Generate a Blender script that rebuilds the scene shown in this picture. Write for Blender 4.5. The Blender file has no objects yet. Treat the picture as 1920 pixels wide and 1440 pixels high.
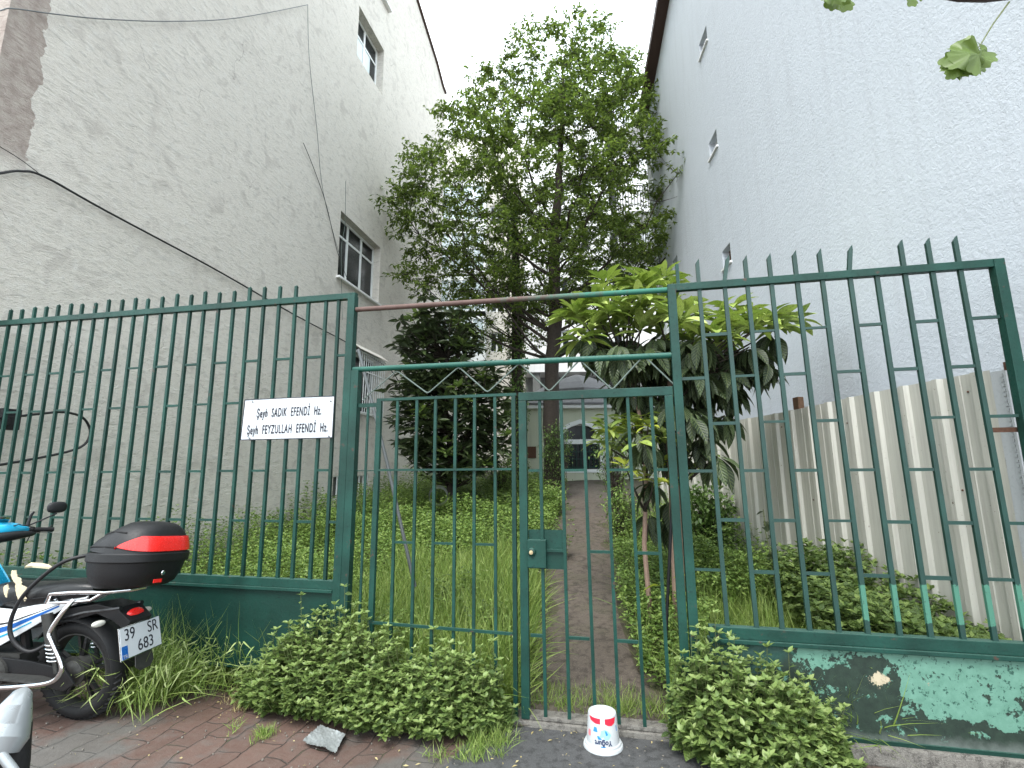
import bpy, bmesh, math, random
import numpy as np
from mathutils import Vector, Matrix

random.seed(7); rng = np.random.default_rng(7)
scene = bpy.context.scene
col = scene.collection

# ------------------------------------------------------------------ camera
CAM_H = 1.6; FPX = 930.0; PITCH = math.radians(9.94); ROLL = math.radians(0.4)
cam_data = bpy.data.cameras.new("camera"); cam = bpy.data.objects.new("camera", cam_data); col.objects.link(cam)
cam_data.sensor_width = 36.0; cam_data.lens = 36.0 * FPX / 1920.0
cam_data.clip_start = 0.05; cam_data.clip_end = 3000
cam.matrix_world = Matrix.Translation((0, 0, CAM_H)) @ Matrix.Rotation(math.pi / 2 + PITCH, 4, 'X') @ Matrix.Rotation(-ROLL, 4, 'Z')
scene.camera = cam

# ------------------------------------------------------------------ light and exposure
SUN_EL = math.radians(58); SUN_AZ = math.radians(200)
world = bpy.data.worlds.new("World"); scene.world = world; world.use_nodes = True
wn = world.node_tree; wn.nodes.clear()
wo = wn.nodes.new('ShaderNodeOutputWorld'); bg = wn.nodes.new('ShaderNodeBackground')
sky = wn.nodes.new('ShaderNodeTexSky'); sky.sky_type = 'NISHITA'; sky.sun_disc = False
sky.sun_elevation = SUN_EL; sky.sun_rotation = SUN_AZ
wtc = wn.nodes.new('ShaderNodeTexCoord'); wnz = wn.nodes.new('ShaderNodeTexNoise'); wnz.inputs['Scale'].default_value = 2.2
wnz.inputs['Detail'].default_value = 5; wnz.inputs['Distortion'].default_value = 0.6
wr = wn.nodes.new('ShaderNodeValToRGB')
wr.color_ramp.elements[0].position = 0.3; wr.color_ramp.elements[0].color = (6.6, 7.9, 8.9, 1)
wr.color_ramp.elements[1].position = 0.62; wr.color_ramp.elements[1].color = (9.2, 9.7, 9.9, 1)
wmx = wn.nodes.new('ShaderNodeMixRGB'); wmx.inputs[0].default_value = 0.9
wn.links.new(wtc.outputs['Generated'], wnz.inputs['Vector']); wn.links.new(wnz.outputs['Fac'], wr.inputs[0])
wn.links.new(sky.outputs[0], wmx.inputs[1]); wn.links.new(wr.outputs[0], wmx.inputs[2])
wn.links.new(wmx.outputs[0], bg.inputs[0]); bg.inputs[1].default_value = 0.13
wn.links.new(bg.outputs[0], wo.inputs[0])
sd = bpy.data.lights.new("sun", 'SUN'); sd.energy = 1.5; sd.angle = math.radians(25); sd.color = (1.0, 0.97, 0.93)
sun = bpy.data.objects.new("sun", sd); col.objects.link(sun)
sdir = Vector((math.sin(SUN_AZ) * math.cos(SUN_EL), math.cos(SUN_AZ) * math.cos(SUN_EL), math.sin(SUN_EL)))
sun.rotation_euler = sdir.to_track_quat('Z', 'Y').to_euler(); sun.location = (0, -5, 30)
scene.view_settings.view_transform = 'Standard'; scene.view_settings.look = 'None'
scene.view_settings.exposure = 1.52; scene.view_settings.gamma = 1.0

# ------------------------------------------------------------------ measuring helpers (pixel of the 1920 photo -> point on a real plane)
C0 = np.array([0, 0, CAM_H])
def ray(x, y):
    u = (x - 960) / FPX; v = (720 - y) / FPX
    u2 = u * math.cos(ROLL) + v * math.sin(ROLL); v2 = v * math.cos(ROLL) - u * math.sin(ROLL)
    return np.array([u2, math.cos(PITCH) - v2 * math.sin(PITCH), math.sin(PITCH) + v2 * math.cos(PITCH)])
def on_plane(x, y, P, n):
    r = ray(x, y); return C0 + r * (((np.array(P) - C0) @ np.array(n)) / (r @ np.array(n)))
def at_y(x, y, Y): return on_plane(x, y, (0, Y, 0), (0, 1., 0))
def at_z(x, y, z): return on_plane(x, y, (0, 0, z), (0, 0, 1.))
G = at_z(985, 1360, 0)
fd = ray(-3300, 905); fd[2] = 0; fd = -fd / np.linalg.norm(fd)
fn = np.array([-fd[1], fd[0], 0])
FROT = math.atan2(fd[1], fd[0])
def F(x, y, off=0.0):
    p = on_plane(x, y, G + fn * off, fn); return float((p - G) @ fd), float(p[2])
def FW(s, o, z): return G + fd * s + fn * o + np.array([0, 0, z])
def ground_z(x, y):
    q = (x - G[0]) * fn[0] + (y - G[1]) * fn[1]
    return 0.012 + max(0.0, q - 0.15) * 0.108
def ground_zv(x, y):
    q = (x - G[0]) * fn[0] + (y - G[1]) * fn[1]
    return 0.012 + np.maximum(0.0, q - 0.15) * 0.108

# ------------------------------------------------------------------ object helpers
def tag(o, label=None, cat=None, group=None, kind=None):
    if label: o['label'] = label
    if cat: o['category'] = cat
    if group: o['group'] = group
    if kind: o['kind'] = kind
    return o
def empty(name, loc=(0, 0, 0), rz=0.0):
    o = bpy.data.objects.new(name, None); o.location = loc; o.rotation_euler = (0, 0, rz); o.empty_display_size = .2
    col.objects.link(o); return o

class MB:
    """collects boxes, bars, tubes and polygons and links them as one mesh object"""
    def __init__(s): s.v = []; s.f = []; s.uv = None
    def add(s, vs, fs):
        b = len(s.v); s.v += [tuple(map(float, p)) for p in vs]; s.f += [tuple(i + b for i in q) for q in fs]; return s
    def box(s, a, b):
        x0, y0, z0 = a; x1, y1, z1 = b
        return s.add([(x0, y0, z0), (x1, y0, z0), (x1, y1, z0), (x0, y1, z0), (x0, y0, z1), (x1, y0, z1), (x1, y1, z1), (x0, y1, z1)],
                     [(0, 3, 2, 1), (4, 5, 6, 7), (0, 1, 5, 4), (1, 2, 6, 5), (2, 3, 7, 6), (3, 0, 4, 7)])
    def bar(s, p0, p1, w, d=None, side=(1, 0, 0)):
        d = w if d is None else d
        p0 = Vector(p0); p1 = Vector(p1); t = (p1 - p0).normalized()
        sx = Vector(side); sx = (sx - t * sx.dot(t))
        if sx.length < 1e-4: sx = Vector((0, 0, 1)) - t * t.z
        sx.normalize(); sy = t.cross(sx)
        vs = []
        for p in (p0, p1):
            for a, b in ((-1, -1), (1, -1), (1, 1), (-1, 1)): vs.append(p + sx * (a * w / 2) + sy * (b * d / 2))
        return s.add(vs, [(0, 3, 2, 1), (4, 5, 6, 7), (0, 1, 5, 4), (1, 2, 6, 5), (2, 3, 7, 6), (3, 0, 4, 7)])
    def tube(s, pts, rad, n=8, cap=True):
        pts = [Vector(p) for p in pts]; m = len(pts)
        if not hasattr(rad, '__len__'): rad = [rad] * m
        b = len(s.v); up = None
        for i, p in enumerate(pts):
            t = (pts[min(i + 1, m - 1)] - pts[max(i - 1, 0)])
            if t.length < 1e-9: t = Vector((0, 0, 1))
            t.normalize()
            if up is None: up = Vector((0, 0, 1)) if abs(t.z) < .9 else Vector((1, 0, 0))
            sx = (up - t * up.dot(t)).normalized(); sy = t.cross(sx); up = sx
            for k in range(n):
                a = 2 * math.pi * k / n; s.v.append(tuple(p + (sx * math.cos(a) + sy * math.sin(a)) * rad[i]))
        for i in range(m - 1):
            for k in range(n):
                k2 = (k + 1) % n; s.f.append((b + i * n + k, b + i * n + k2, b + (i + 1) * n + k2, b + (i + 1) * n + k))
        if cap:
            s.f.append(tuple(b + k for k in range(n))[::-1]); s.f.append(tuple(b + (m - 1) * n + k for k in range(n)))
        return s
    def lathe(s, prof, n=32, center=(0, 0, 0), axis='z', cap=True):
        b = len(s.v)
        for r, h in prof:
            for k in range(n):
                a = 2 * math.pi * k / n; x, y = r * math.cos(a), r * math.sin(a)
                p = (x, y, h) if axis == 'z' else ((x, h, y) if axis == 'y' else (h, x, y))
                s.v.append(tuple(p[i] + center[i] for i in range(3)))
        for i in range(len(prof) - 1):
            for k in range(n):
                k2 = (k + 1) % n; s.f.append((b + i * n + k, b + i * n + k2, b + (i + 1) * n + k2, b + (i + 1) * n + k))
        if cap:
            s.f.append(tuple(b + k for k in range(n))[::-1]); s.f.append(tuple(b + (len(prof) - 1) * n + k for k in range(n)))
        return s
    def prism(s, poly, y0, y1):
        """polygon in x,z extruded in y"""
        n = len(poly); vs = [(x, y0, z) for x, z in poly] + [(x, y1, z) for x, z in poly]
        fs = [tuple(range(n)), tuple(range(2 * n - 1, n - 1, -1))] + [(i, i + n, (i + 1) % n + n, (i + 1) % n) for i in range(n)]
        return s.add(vs, fs)
    def prismz(s, poly, z0, z1):
        n = len(poly); vs = [(x, y, z0) for x, y in poly] + [(x, y, z1) for x, y in poly]
        fs = [tuple(range(n))[::-1], tuple(range(n, 2 * n))] + [(i, (i + 1) % n, (i + 1) % n + n, i + n) for i in range(n)]
        return s.add(vs, fs)
    def build(s, name, mat, parent=None, smooth=False, bevel=0.0, loc=None, rz=0.0):
        me = bpy.data.meshes.new(name); me.from_pydata(s.v, [], s.f)
        bm = bmesh.new(); bm.from_mesh(me); bmesh.ops.recalc_face_normals(bm, faces=bm.faces)
        if bevel > 0: bmesh.ops.bevel(bm, geom=list(bm.edges), offset=bevel, segments=2, affect='EDGES', profile=.6)
        bm.to_mesh(me); bm.free()
        if smooth:
            me.shade_smooth()
            try: me.set_sharp_from_angle(angle=math.radians(40))
            except Exception: pass
        me.materials.append(mat)
        o = bpy.data.objects.new(name, me); col.objects.link(o)
        if parent is not None: o.parent = parent
        if loc is not None: o.location = loc
        o.rotation_euler = (0, 0, rz)
        return o

def np_mesh(name, verts, faces, mat, parent=None, uv=None, smooth=False):
    """verts (V,3) array, faces (F,4) or (F,3) array, uv per loop"""
    me = bpy.data.meshes.new(name); nf, k = faces.shape
    me.vertices.add(len(verts)); me.vertices.foreach_set('co', verts.astype(np.float32).ravel())
    me.loops.add(nf * k); me.loops.foreach_set('vertex_index', faces.astype(np.int32).ravel())
    me.polygons.add(nf); me.polygons.foreach_set('loop_start', np.arange(0, nf * k, k, dtype=np.int32))
    if uv is not None:
        l = me.uv_layers.new(name='uv'); l.data.foreach_set('uv', uv.astype(np.float32).ravel())
    me.update(calc_edges=True)
    if smooth: me.shade_smooth()
    me.materials.append(mat)
    o = bpy.data.objects.new(name, me); col.objects.link(o)
    if parent is not None: o.parent = parent
    return o

# leaf templates: along +x, length 1, width 1, curved down at the end, folded along the midrib
def leaf_template(nseg=4, bend=0.25, fold=0.12, wpow=0.75, tipw=0.0):
    V = []; UV = []
    for i in range(nseg + 1):
        t = i / nseg; w = max(tipw, (math.sin(math.pi * t ** wpow)) ** 0.9 * 0.5) if 0 < t < 1 else 0.02
        z = -bend * t * t
        for sgn in (-1, 0, 1):
            V.append((t, sgn * w, z, abs(sgn) * fold * w * 4)); UV.append((t, .5 + sgn * .5 * (w * 2)))
    Fc = []
    for i in range(nseg):
        a = i * 3
        Fc += [(a, a + 3, a + 4, a + 1), (a + 1, a + 4, a + 5, a + 2)]
    return np.array(V), np.array(Fc), np.array(UV)
def orient(d, roll=None, up=(0, 0, 1)):
    """frames (N,3,3): columns x=d, y=side, z=normal"""
    d = d / np.linalg.norm(d, axis=1, keepdims=True); N = len(d)
    u = np.tile(np.array(up, float), (N, 1)); y = np.cross(u, d); ln = np.linalg.norm(y, axis=1, keepdims=True)
    bad = ln[:, 0] < 1e-3; y[bad] = (1, 0, 0); ln[bad] = 1; y /= ln; z = np.cross(d, y)
    if roll is not None:
        c = np.cos(roll)[:, None]; s_ = np.sin(roll)[:, None]; y, z = y * c + z * s_, z * c - y * s_
    return np.stack([d, y, z], axis=2)
def scatter_leaves(tmpl, pos, d, length, width, roll=None):
    TV, TF, TU = tmpl; N = len(pos); M = orient(d, roll)
    loc = np.empty((N, len(TV), 3)); hasf = TV.shape[1] > 3
    loc[:, :, 0] = TV[None, :, 0] * length[:, None]; loc[:, :, 1] = TV[None, :, 1] * width[:, None]; loc[:, :, 2] = TV[None, :, 2] * length[:, None] + TV[None, :, 3] * width[:, None]
    W = np.einsum('nij,nkj->nki', M, loc) + pos[:, None, :]
    Fc = (TF[None] + (np.arange(N) * len(TV))[:, None, None]).reshape(-1, 4)
    U = np.tile(TU[TF].reshape(-1, 2), (N, 1))
    return W.reshape(-1, 3), Fc, U
def merge(parts):
    V = []; Fc = []; U = []; b = 0
    for v, f, u in parts: V.append(v); Fc.append(f + b); U.append(u); b += len(v)
    return np.concatenate(V), np.concatenate(Fc), np.concatenate(U)

# ------------------------------------------------------------------ materials
class Mat:
    def __init__(s, name):
        s.m = bpy.data.materials.new(name); s.m.use_nodes = True; s.t = s.m.node_tree
        s.b = s.t.nodes['Principled BSDF']; s.out = s.t.nodes['Material Output']
    def n(s, typ, **kw):
        nd = s.t.nodes.new(typ)
        for k, v in kw.items():
            if k in nd.inputs and not hasattr(nd, k): nd.inputs[k].default_value = v
            else: setattr(nd, k, v)
        return nd
    def link(s, a, b): s.t.links.new(a, b)
    def coord(s, scale=(1, 1, 1), rot=(0, 0, 0), kind='Object'):
        tc = s.n('ShaderNodeTexCoord'); mp = s.n('ShaderNodeMapping'); mp.inputs['Scale'].default_value = scale; mp.inputs['Rotation'].default_value = rot
        s.link(tc.outputs[kind], mp.inputs['Vector']); return mp.outputs[0]
    def noise(s, vec, scale, detail=4, rough=.55, dist=0):
        nd = s.n('ShaderNodeTexNoise'); nd.inputs['Scale'].default_value = scale; nd.inputs['Detail'].default_value = detail
        nd.inputs['Roughness'].default_value = rough; nd.inputs['Distortion'].default_value = dist
        s.link(vec, nd.inputs['Vector']); return nd.outputs['Fac']
    def ramp(s, fac, stops):
        r = s.n('ShaderNodeValToRGB'); e = r.color_ramp.elements
        while len(e) < len(stops): e.new(.5)
        for i, (p, c) in enumerate(stops):
            e[i].position = p; e[i].color = (c, c, c, 1) if not hasattr(c, '__len__') else tuple(c[:3]) + (1,)
        s.link(fac, r.inputs[0]); return r.outputs[0]
    def mix(s, fac, a, b, mode='MIX'):
        m = s.n('ShaderNodeMixRGB'); m.blend_type = mode
        for i, q in ((0, fac), (1, a), (2, b)):
            if isinstance(q, (int, float)): m.inputs[i].default_value = q if i == 0 else (q, q, q, 1)
            elif isinstance(q, tuple): m.inputs[i].default_value = tuple(q[:3]) + (1,)
            else: s.link(q, m.inputs[i])
        return m.outputs[0]
    def math(s, op, a, b=0.0, clamp=False):
        m = s.n('ShaderNodeMath'); m.operation = op; m.use_clamp = clamp
        for i, q in ((0, a), (1, b)):
            if isinstance(q, (int, float)): m.inputs[i].default_value = q
            else: s.link(q, m.inputs[i])
        return m.outputs[0]
    def color(s, c):
        if isinstance(c, tuple): s.b.inputs['Base Color'].default_value = tuple(c[:3]) + (1,)
        else: s.link(c, s.b.inputs['Base Color'])
    def rough(s, r):
        if isinstance(r, (int, float)): s.b.inputs['Roughness'].default_value = r
        else: s.link(r, s.b.inputs['Roughness'])
    def bump(s, h, strength=.5, dist=.01):
        b = s.n('ShaderNodeBump'); b.inputs['Strength'].default_value = strength; b.inputs['Distance'].default_value = dist
        s.link(h, b.inputs['Height']); s.link(b.outputs[0], s.b.inputs['Normal'])
    def sep(s, vec):
        x = s.n('ShaderNodeSeparateXYZ'); s.link(vec, x.inputs[0]); return x.outputs

def plain(name, c, rough=.6, metal=0.0, var=.25, scale=30, bump=.15, coat=0.0, spec=.35):
    m = Mat(name); v = m.coord()
    n = m.noise(v, scale, 4); m.color(m.mix(n, tuple(x * (1 - var) for x in c), tuple(min(1, x * (1 + var)) for x in c)))
    m.rough(m.math('ADD', m.math('MULTIPLY', m.noise(v, scale * 1.7, 3), .3), max(.02, rough - .15))); m.b.inputs['Metallic'].default_value = metal
    m.b.inputs['Specular IOR Level'].default_value = spec
    if coat: m.b.inputs['Coat Weight'].default_value = coat
    if bump: m.bump(m.noise(v, scale * 3, 3), bump, .004)
    return m.m

def green_paint(name, base=(.005, .031, .023), light=(.010, .058, .044), rust=.63):
    m = Mat(name); v = m.coord()
    n1 = m.noise(v, 3.5, 5); n2 = m.noise(v, 60, 4, .6); n3 = m.noise(v, 14, 6, .7)
    c = m.mix(m.ramp(n1, [(.35, 0), (.7, 1)]), base, light)
    c = m.mix(m.ramp(n2, [(.58, 0), (.72, .55)]), c, tuple(x * .35 for x in base))
    c = m.mix(m.ramp(n3, [(rust, 0), (rust + .05, 1)]), c, (.06, .038, .028))
    # paler green mixed in unevenly on faces that point up
    g = m.n('ShaderNodeNewGeometry'); zz = m.sep(g.outputs['Normal'])[2]
    c = m.mix(m.math('MULTIPLY', m.ramp(zz, [(.5, 0), (.9, 1)]), m.ramp(n2, [(.3, .2), (.6, .8)])), c, (.05, .105, .085))
    m.color(c); m.rough(m.ramp(n2, [(.3, .36), (.7, .62)])); m.b.inputs['Specular IOR Level'].default_value = .3; m.bump(m.math('ADD', n2, m.math('MULTIPLY', n3, .6)), .45, .003)
    return m.m
def leaf_mat(name, cols, trans=.35, rough=.45, veins=0, spots=0.0, tip=None):
    m = Mat(name); g = m.n('ShaderNodeNewGeometry'); r = g.outputs['Random Per Island']
    st = [(i / max(1, len(cols) - 1), c) for i, c in enumerate(cols)]
    c = m.ramp(r, st)
    tc = m.n('ShaderNodeTexCoord'); uv = m.sep(tc.outputs['UV'])
    if veins:
        vv = m.math('ABSOLUTE', m.math('SUBTRACT', uv[1], .5))
        ph = m.math('SINE', m.math('MULTIPLY', m.math('SUBTRACT', uv[0], m.math('MULTIPLY', vv, .45)), veins * 6.283))
        mid = m.ramp(vv, [(.0, 1), (.05, 0)])
        vn = m.math('MAXIMUM', m.ramp(ph, [(.55, 0), (1.0, .8)]), mid)
        c = m.mix(m.math('MULTIPLY', vn, .5), c, m.mix(.5, c, (.35, .42, .16)))
        m.bump(m.math('SUBTRACT', m.math('MULTIPLY', ph, .5), mid), .6, .004)
    if spots:
        n = m.noise(m.coord(), 38, 3, .6)
        c = m.mix(m.math('MULTIPLY', m.ramp(n, [(.56, 0), (.66, 1)]), spots), c, (.02, .03, .008))
    if tip: c = m.mix(m.ramp(uv[0], [(.35, 0), (.8, 1)]), c, tip)
    hue = m.n('ShaderNodeHueSaturation'); m.link(c, hue.inputs['Color'])
    hue.inputs['Value'].default_value = 1.0; c = hue.outputs[0]
    # back of leaf paler
    c = m.mix(m.math('MULTIPLY', g.outputs['Backfacing'], .35), c, m.mix(.5, c, (.16, .22, .12)))
    m.color(c); m.rough(rough); m.b.inputs['Specular IOR Level'].default_value = .35
    tr = m.n('ShaderNodeBsdfTranslucent'); mx = m.n('ShaderNodeMixShader'); mx.inputs[0].default_value = trans
    m.link(m.mix(1.0, c, (1.0, 1.08, .68), 'MULTIPLY'), tr.inputs['Color'])
    m.link(m.b.outputs[0], mx.inputs[1]); m.link(tr.outputs[0], mx.inputs[2]); m.link(mx.outputs[0], m.out.inputs['Surface'])
    return m.m

M = {}
M['green'] = green_paint('green_paint')
M['green_dark'] = green_paint('dark_green_paint', (.003, .024, .017), (.005, .038, .028), .70)
M['green_pipe'] = green_paint('pipe_paint', (.008, .06, .044), (.018, .105, .078), .62)
M['mint'] = plain('faded_mint_paint', (.14, .42, .3), .6, var=.35, scale=40)
M['rust'] = plain('rust', (.11, .055, .035), .8, var=.5, scale=40, bump=.5)
M['wire'] = plain('galvanised_wire', (.10, .13, .115), .6, .0)
M['grey_steel'] = plain('grey_steel', (.12, .13, .13), .5, .3)
M['white_frame'] = plain('white_window_frame', (.75, .77, .76), .4, var=.05, bump=.02)
M['black_plastic'] = plain('black_plastic', (.009, .0095, .0105), .5, var=.3, scale=60, bump=.25)
M['black_rubber'] = plain('black_rubber', (.007, .007, .0075), .7, bump=.3)
M['black_paint'] = plain('black_frame_paint', (.009, .009, .010), .35, bump=.2, coat=.3)
M['cable'] = plain('black_cable_sheath', (.012, .012, .013), .5)
M['chrome'] = plain('chrome', (.72, .73, .74), .17, 1.0, var=.12, scale=25, bump=.12)
M['dirty_metal'] = plain('dirty_cast_metal', (.055, .055, .052), .55, .5, var=.5)
M['white_body'] = plain('white_bike_paint', (.78, .81, .82), .25, var=.04, bump=.02, coat=.6)
M['blue_body'] = plain('light_blue_bike_paint', (.02, .38, .62), .22, var=.06, bump=.02, coat=.7)
M['deep_blue'] = plain('deep_blue_stripe', (.015, .11, .38), .3, var=.1, bump=.02)
M['silver_body'] = plain('silver_paint', (.27, .29, .3), .32, .35, var=.05, bump=.03, coat=.5)
M['red_lens'] = plain('red_reflector', (.75, .022, .018), .25, var=.2, scale=80, bump=.3, coat=.6)
M['clear_lens'] = plain('clear_lens', (.5, .5, .45), .2, var=.2)
M['foam'] = plain('torn_seat_foam', (.6, .52, .36), .9, var=.3)
M['seat'] = plain('seat_vinyl', (.010, .0105, .011), .38, var=.4, scale=18, bump=.35)
M['white_plastic'] = plain('white_plastic', (.42, .44, .45), .3, var=.03, bump=.03)
M['ink'] = plain('black_ink', (.012, .012, .02), .5, var=.1, bump=0)
M['brass'] = plain('brass_keyway', (.62, .5, .3), .35, .8)
M['glass'] = plain('window_glass', (.012, .015, .017), .08, var=.5, scale=3, bump=.0)
M['glass_light'] = plain('frosted_glass', (.5, .58, .6), .12, var=.15, scale=5, bump=.0)
M['curtain'] = plain('curtain_cloth', (.35, .37, .35), .8, var=.3, scale=12)
M['wood'] = plain('weathered_wood', (.13, .075, .045), .85, var=.5, scale=25, bump=.5)
M['bark'] = plain('tree_bark', (.042, .033, .026), .9, var=.55, scale=22, bump=.9)
M['bark_pink'] = plain('pale_bark', (.25, .17, .13), .85, var=.35, scale=30, bump=.6)
M['stem'] = plain('green_stem', (.1, .12, .045), .6, var=.4)
M['eave'] = plain('brown_eave', (.055, .03, .024), .6)
M['slate'] = plain('lead_roof', (.14, .14, .145), .7, var=.3, scale=9, bump=.3)

def m_sign():
    m = Mat('sign_white'); v = m.coord(); n = m.noise(v, 4, 5)
    m.color(m.mix(m.ramp(n, [(.45, 0), (.8, 1)]), (.56, .59, .62), (.48, .52, .55))); m.rough(.35); return m.m
M['sign'] = m_sign()
def m_left_wall():
    m = Mat('grey_render'); v = m.coord(); x, y, z = m.sep(v)[0], m.sep(v)[1], m.sep(v)[2]
    n1 = m.noise(v, .7, 6, .6); n2 = m.noise(v, 9, 5, .62); n3 = m.noise(v, 70, 4, .6)
    tilt = m.coord((1.0, 1, 3.2), (0, math.radians(-28), 0)); st = m.noise(tilt, 5.5, 6, .68, .5)
    tilt2 = m.coord((1.6, 1, 6.0), (0, math.radians(-22), 0)); st2 = m.noise(tilt2, 14, 5, .65, .3)
    c = m.mix(n1, (.565, .535, .48), (.655, .62, .56))
    c = m.mix(m.ramp(st, [(.52, 0), (.68, .62)]), c, (.355, .34, .31))
    c = m.mix(m.ramp(st2, [(.56, 0), (.69, .65)]), c, (.25, .235, .21))
    c = m.mix(m.ramp(n2, [(.3, .28), (.5, 0)]), c, (.68, .68, .66))
    c = m.mix(m.ramp(m.noise(v, 3.2, 3, .5, 1.0), [(.55, 0), (.70, .42)]), c, (.36, .33, .30))
    # brownish older render at the front edge of the wall, ragged
    e = m.math('ADD', x, m.math('MULTIPLY', m.math('SUBTRACT', m.noise(v, 3.0, 5, .6), .5), .45))
    e = m.math('ADD', e, m.ramp(z, [(.0, 0), (1.0, 0)]))
    hi = m.ramp(m.math('DIVIDE', z, 20.0), [(.235, 0), (.245, 1)])
    band = m.math('MULTIPLY', m.ramp(m.math('ADD', e, .5), [(.56, 1), (.565, 0)]), hi)
    c = m.mix(band, c, m.mix(m.ramp(n2, [(.4, 0), (.6, 1)]), (.30, .25, .22), (.40, .35, .31)))
    low = m.math('MULTIPLY', m.ramp(m.math('ADD', e, .5), [(.30, 1), (.31, 0)]), m.math('SUBTRACT', 1.0, hi))
    c = m.mix(low, c, (.13, .145, .145))
    # hairline cracks
    vo = m.n('ShaderNodeTexVoronoi'); vo.feature = 'DISTANCE_TO_EDGE'; vo.inputs['Scale'].default_value = .75
    vd = m.n('ShaderNodeMixRGB'); vd.blend_type = 'ADD'; vd.inputs[0].default_value = .35; nz = m.n('ShaderNodeTexNoise'); nz.inputs['Scale'].default_value = 3.5; nz.inputs['Detail'].default_value = 6
    m.link(v, nz.inputs['Vector']); m.link(v, vd.inputs[1]); m.link(nz.outputs['Color'], vd.inputs[2]); m.link(vd.outputs[0], vo.inputs['Vector'])
    cr = m.math('MULTIPLY', m.ramp(vo.outputs['Distance'], [(.0, 1), (.004, 0)]), m.ramp(m.noise(v, .8, 2), [(.55, 0), (.62, .8)]))
    c = m.mix(cr, c, (.2, .18, .16))
    m.color(c); m.rough(.92)
    h = m.math('ADD', m.math('MULTIPLY', st, 1.2), m.math('ADD', m.math('MULTIPLY', n3, .5), m.math('MULTIPLY', st2, .8)))
    m.bump(h, .8, .02); return m.m
M['left_wall'] = m_left_wall()
def m_right_wall():
    m = Mat('pale_blue_render'); v = m.coord()
    n1 = m.noise(v, .5, 5); n2 = m.noise(v, 26, 5, .6, .4); n3 = m.noise(v, 90, 3); st = m.noise(m.coord((1, 1, 2.6), (0, math.radians(35), 0)), 1.6, 5, .6, .7)
    c = m.mix(n1, (.50, .535, .575), (.56, .595, .635)); c = m.mix(m.ramp(st, [(.58, 0), (.7, .35)]), c, (.58, .61, .65))
    c = m.mix(m.ramp(n2, [(.55, 0), (.75, .3)]), c, (.40, .43, .48))
    z = m.sep(v)[2]; c = m.mix(m.math('MULTIPLY', m.ramp(m.noise(m.coord((3, 1, .25)), 2.2, 4), [(.5, 0), (.75, .4)]), 1.0), c, (.44, .46, .49))
    m.color(c); m.rough(.9); m.bump(m.math('ADD', m.math('ADD', n2, m.math('MULTIPLY', n3, .4)), m.math('MULTIPLY', st, .7)), .7, .010); return m.m
M['right_wall'] = m_right_wall()
def m_wall(name, a, b, sc=2.0):
    m = Mat(name); v = m.coord(); n = m.noise(v, sc, 5); s_ = m.noise(m.coord((4, 4, .3)), 1.5, 4)
    c = m.mix(n, a, b); c = m.mix(m.ramp(s_, [(.55, 0), (.75, .35)]), c, tuple(x * .7 for x in a)); m.color(c); m.rough(.85)
    m.bump(m.noise(v, 50, 4), .3, .006); return m.m
M['white_wall'] = m_wall('white_render', (.72, .72, .71), (.8, .8, .79), .6)
M['cream_wall'] = m_wall('cream_render', (.62, .59, .53), (.7, .67, .61), .6)
M['pale_green'] = m_wall('pale_green_render', (.47, .50, .38), (.56, .58, .46))
M['dark_wall'] = m_wall('dim_grey_concrete', (.12, .125, .12), (.2, .2, .19))
def m_tin():
    m = Mat('painted_corrugated_tin'); v = m.coord(); s_ = m.noise(m.coord((30, 30, .8)), 1.2, 5, .65); n = m.noise(v, 1.3, 4); n3 = m.noise(v, 45, 4, .7)
    c = m.mix(n, (.42, .415, .36), (.52, .51, .455)); c = m.mix(m.ramp(s_, [(.42, 0), (.7, .6)]), c, (.32, .30, .27))
    c = m.mix(m.ramp(n3, [(.66, 0), (.70, .9)]), c, (.10, .07, .05)); m.color(c); m.rough(m.ramp(s_, [(.3, .35), (.7, .6)])); m.b.inputs['Metallic'].default_value = .1
    m.bump(m.math('ADD', s_, m.math('MULTIPLY', n3, .2)), .2, .004); return m.m
M['tin'] = m_tin()
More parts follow.
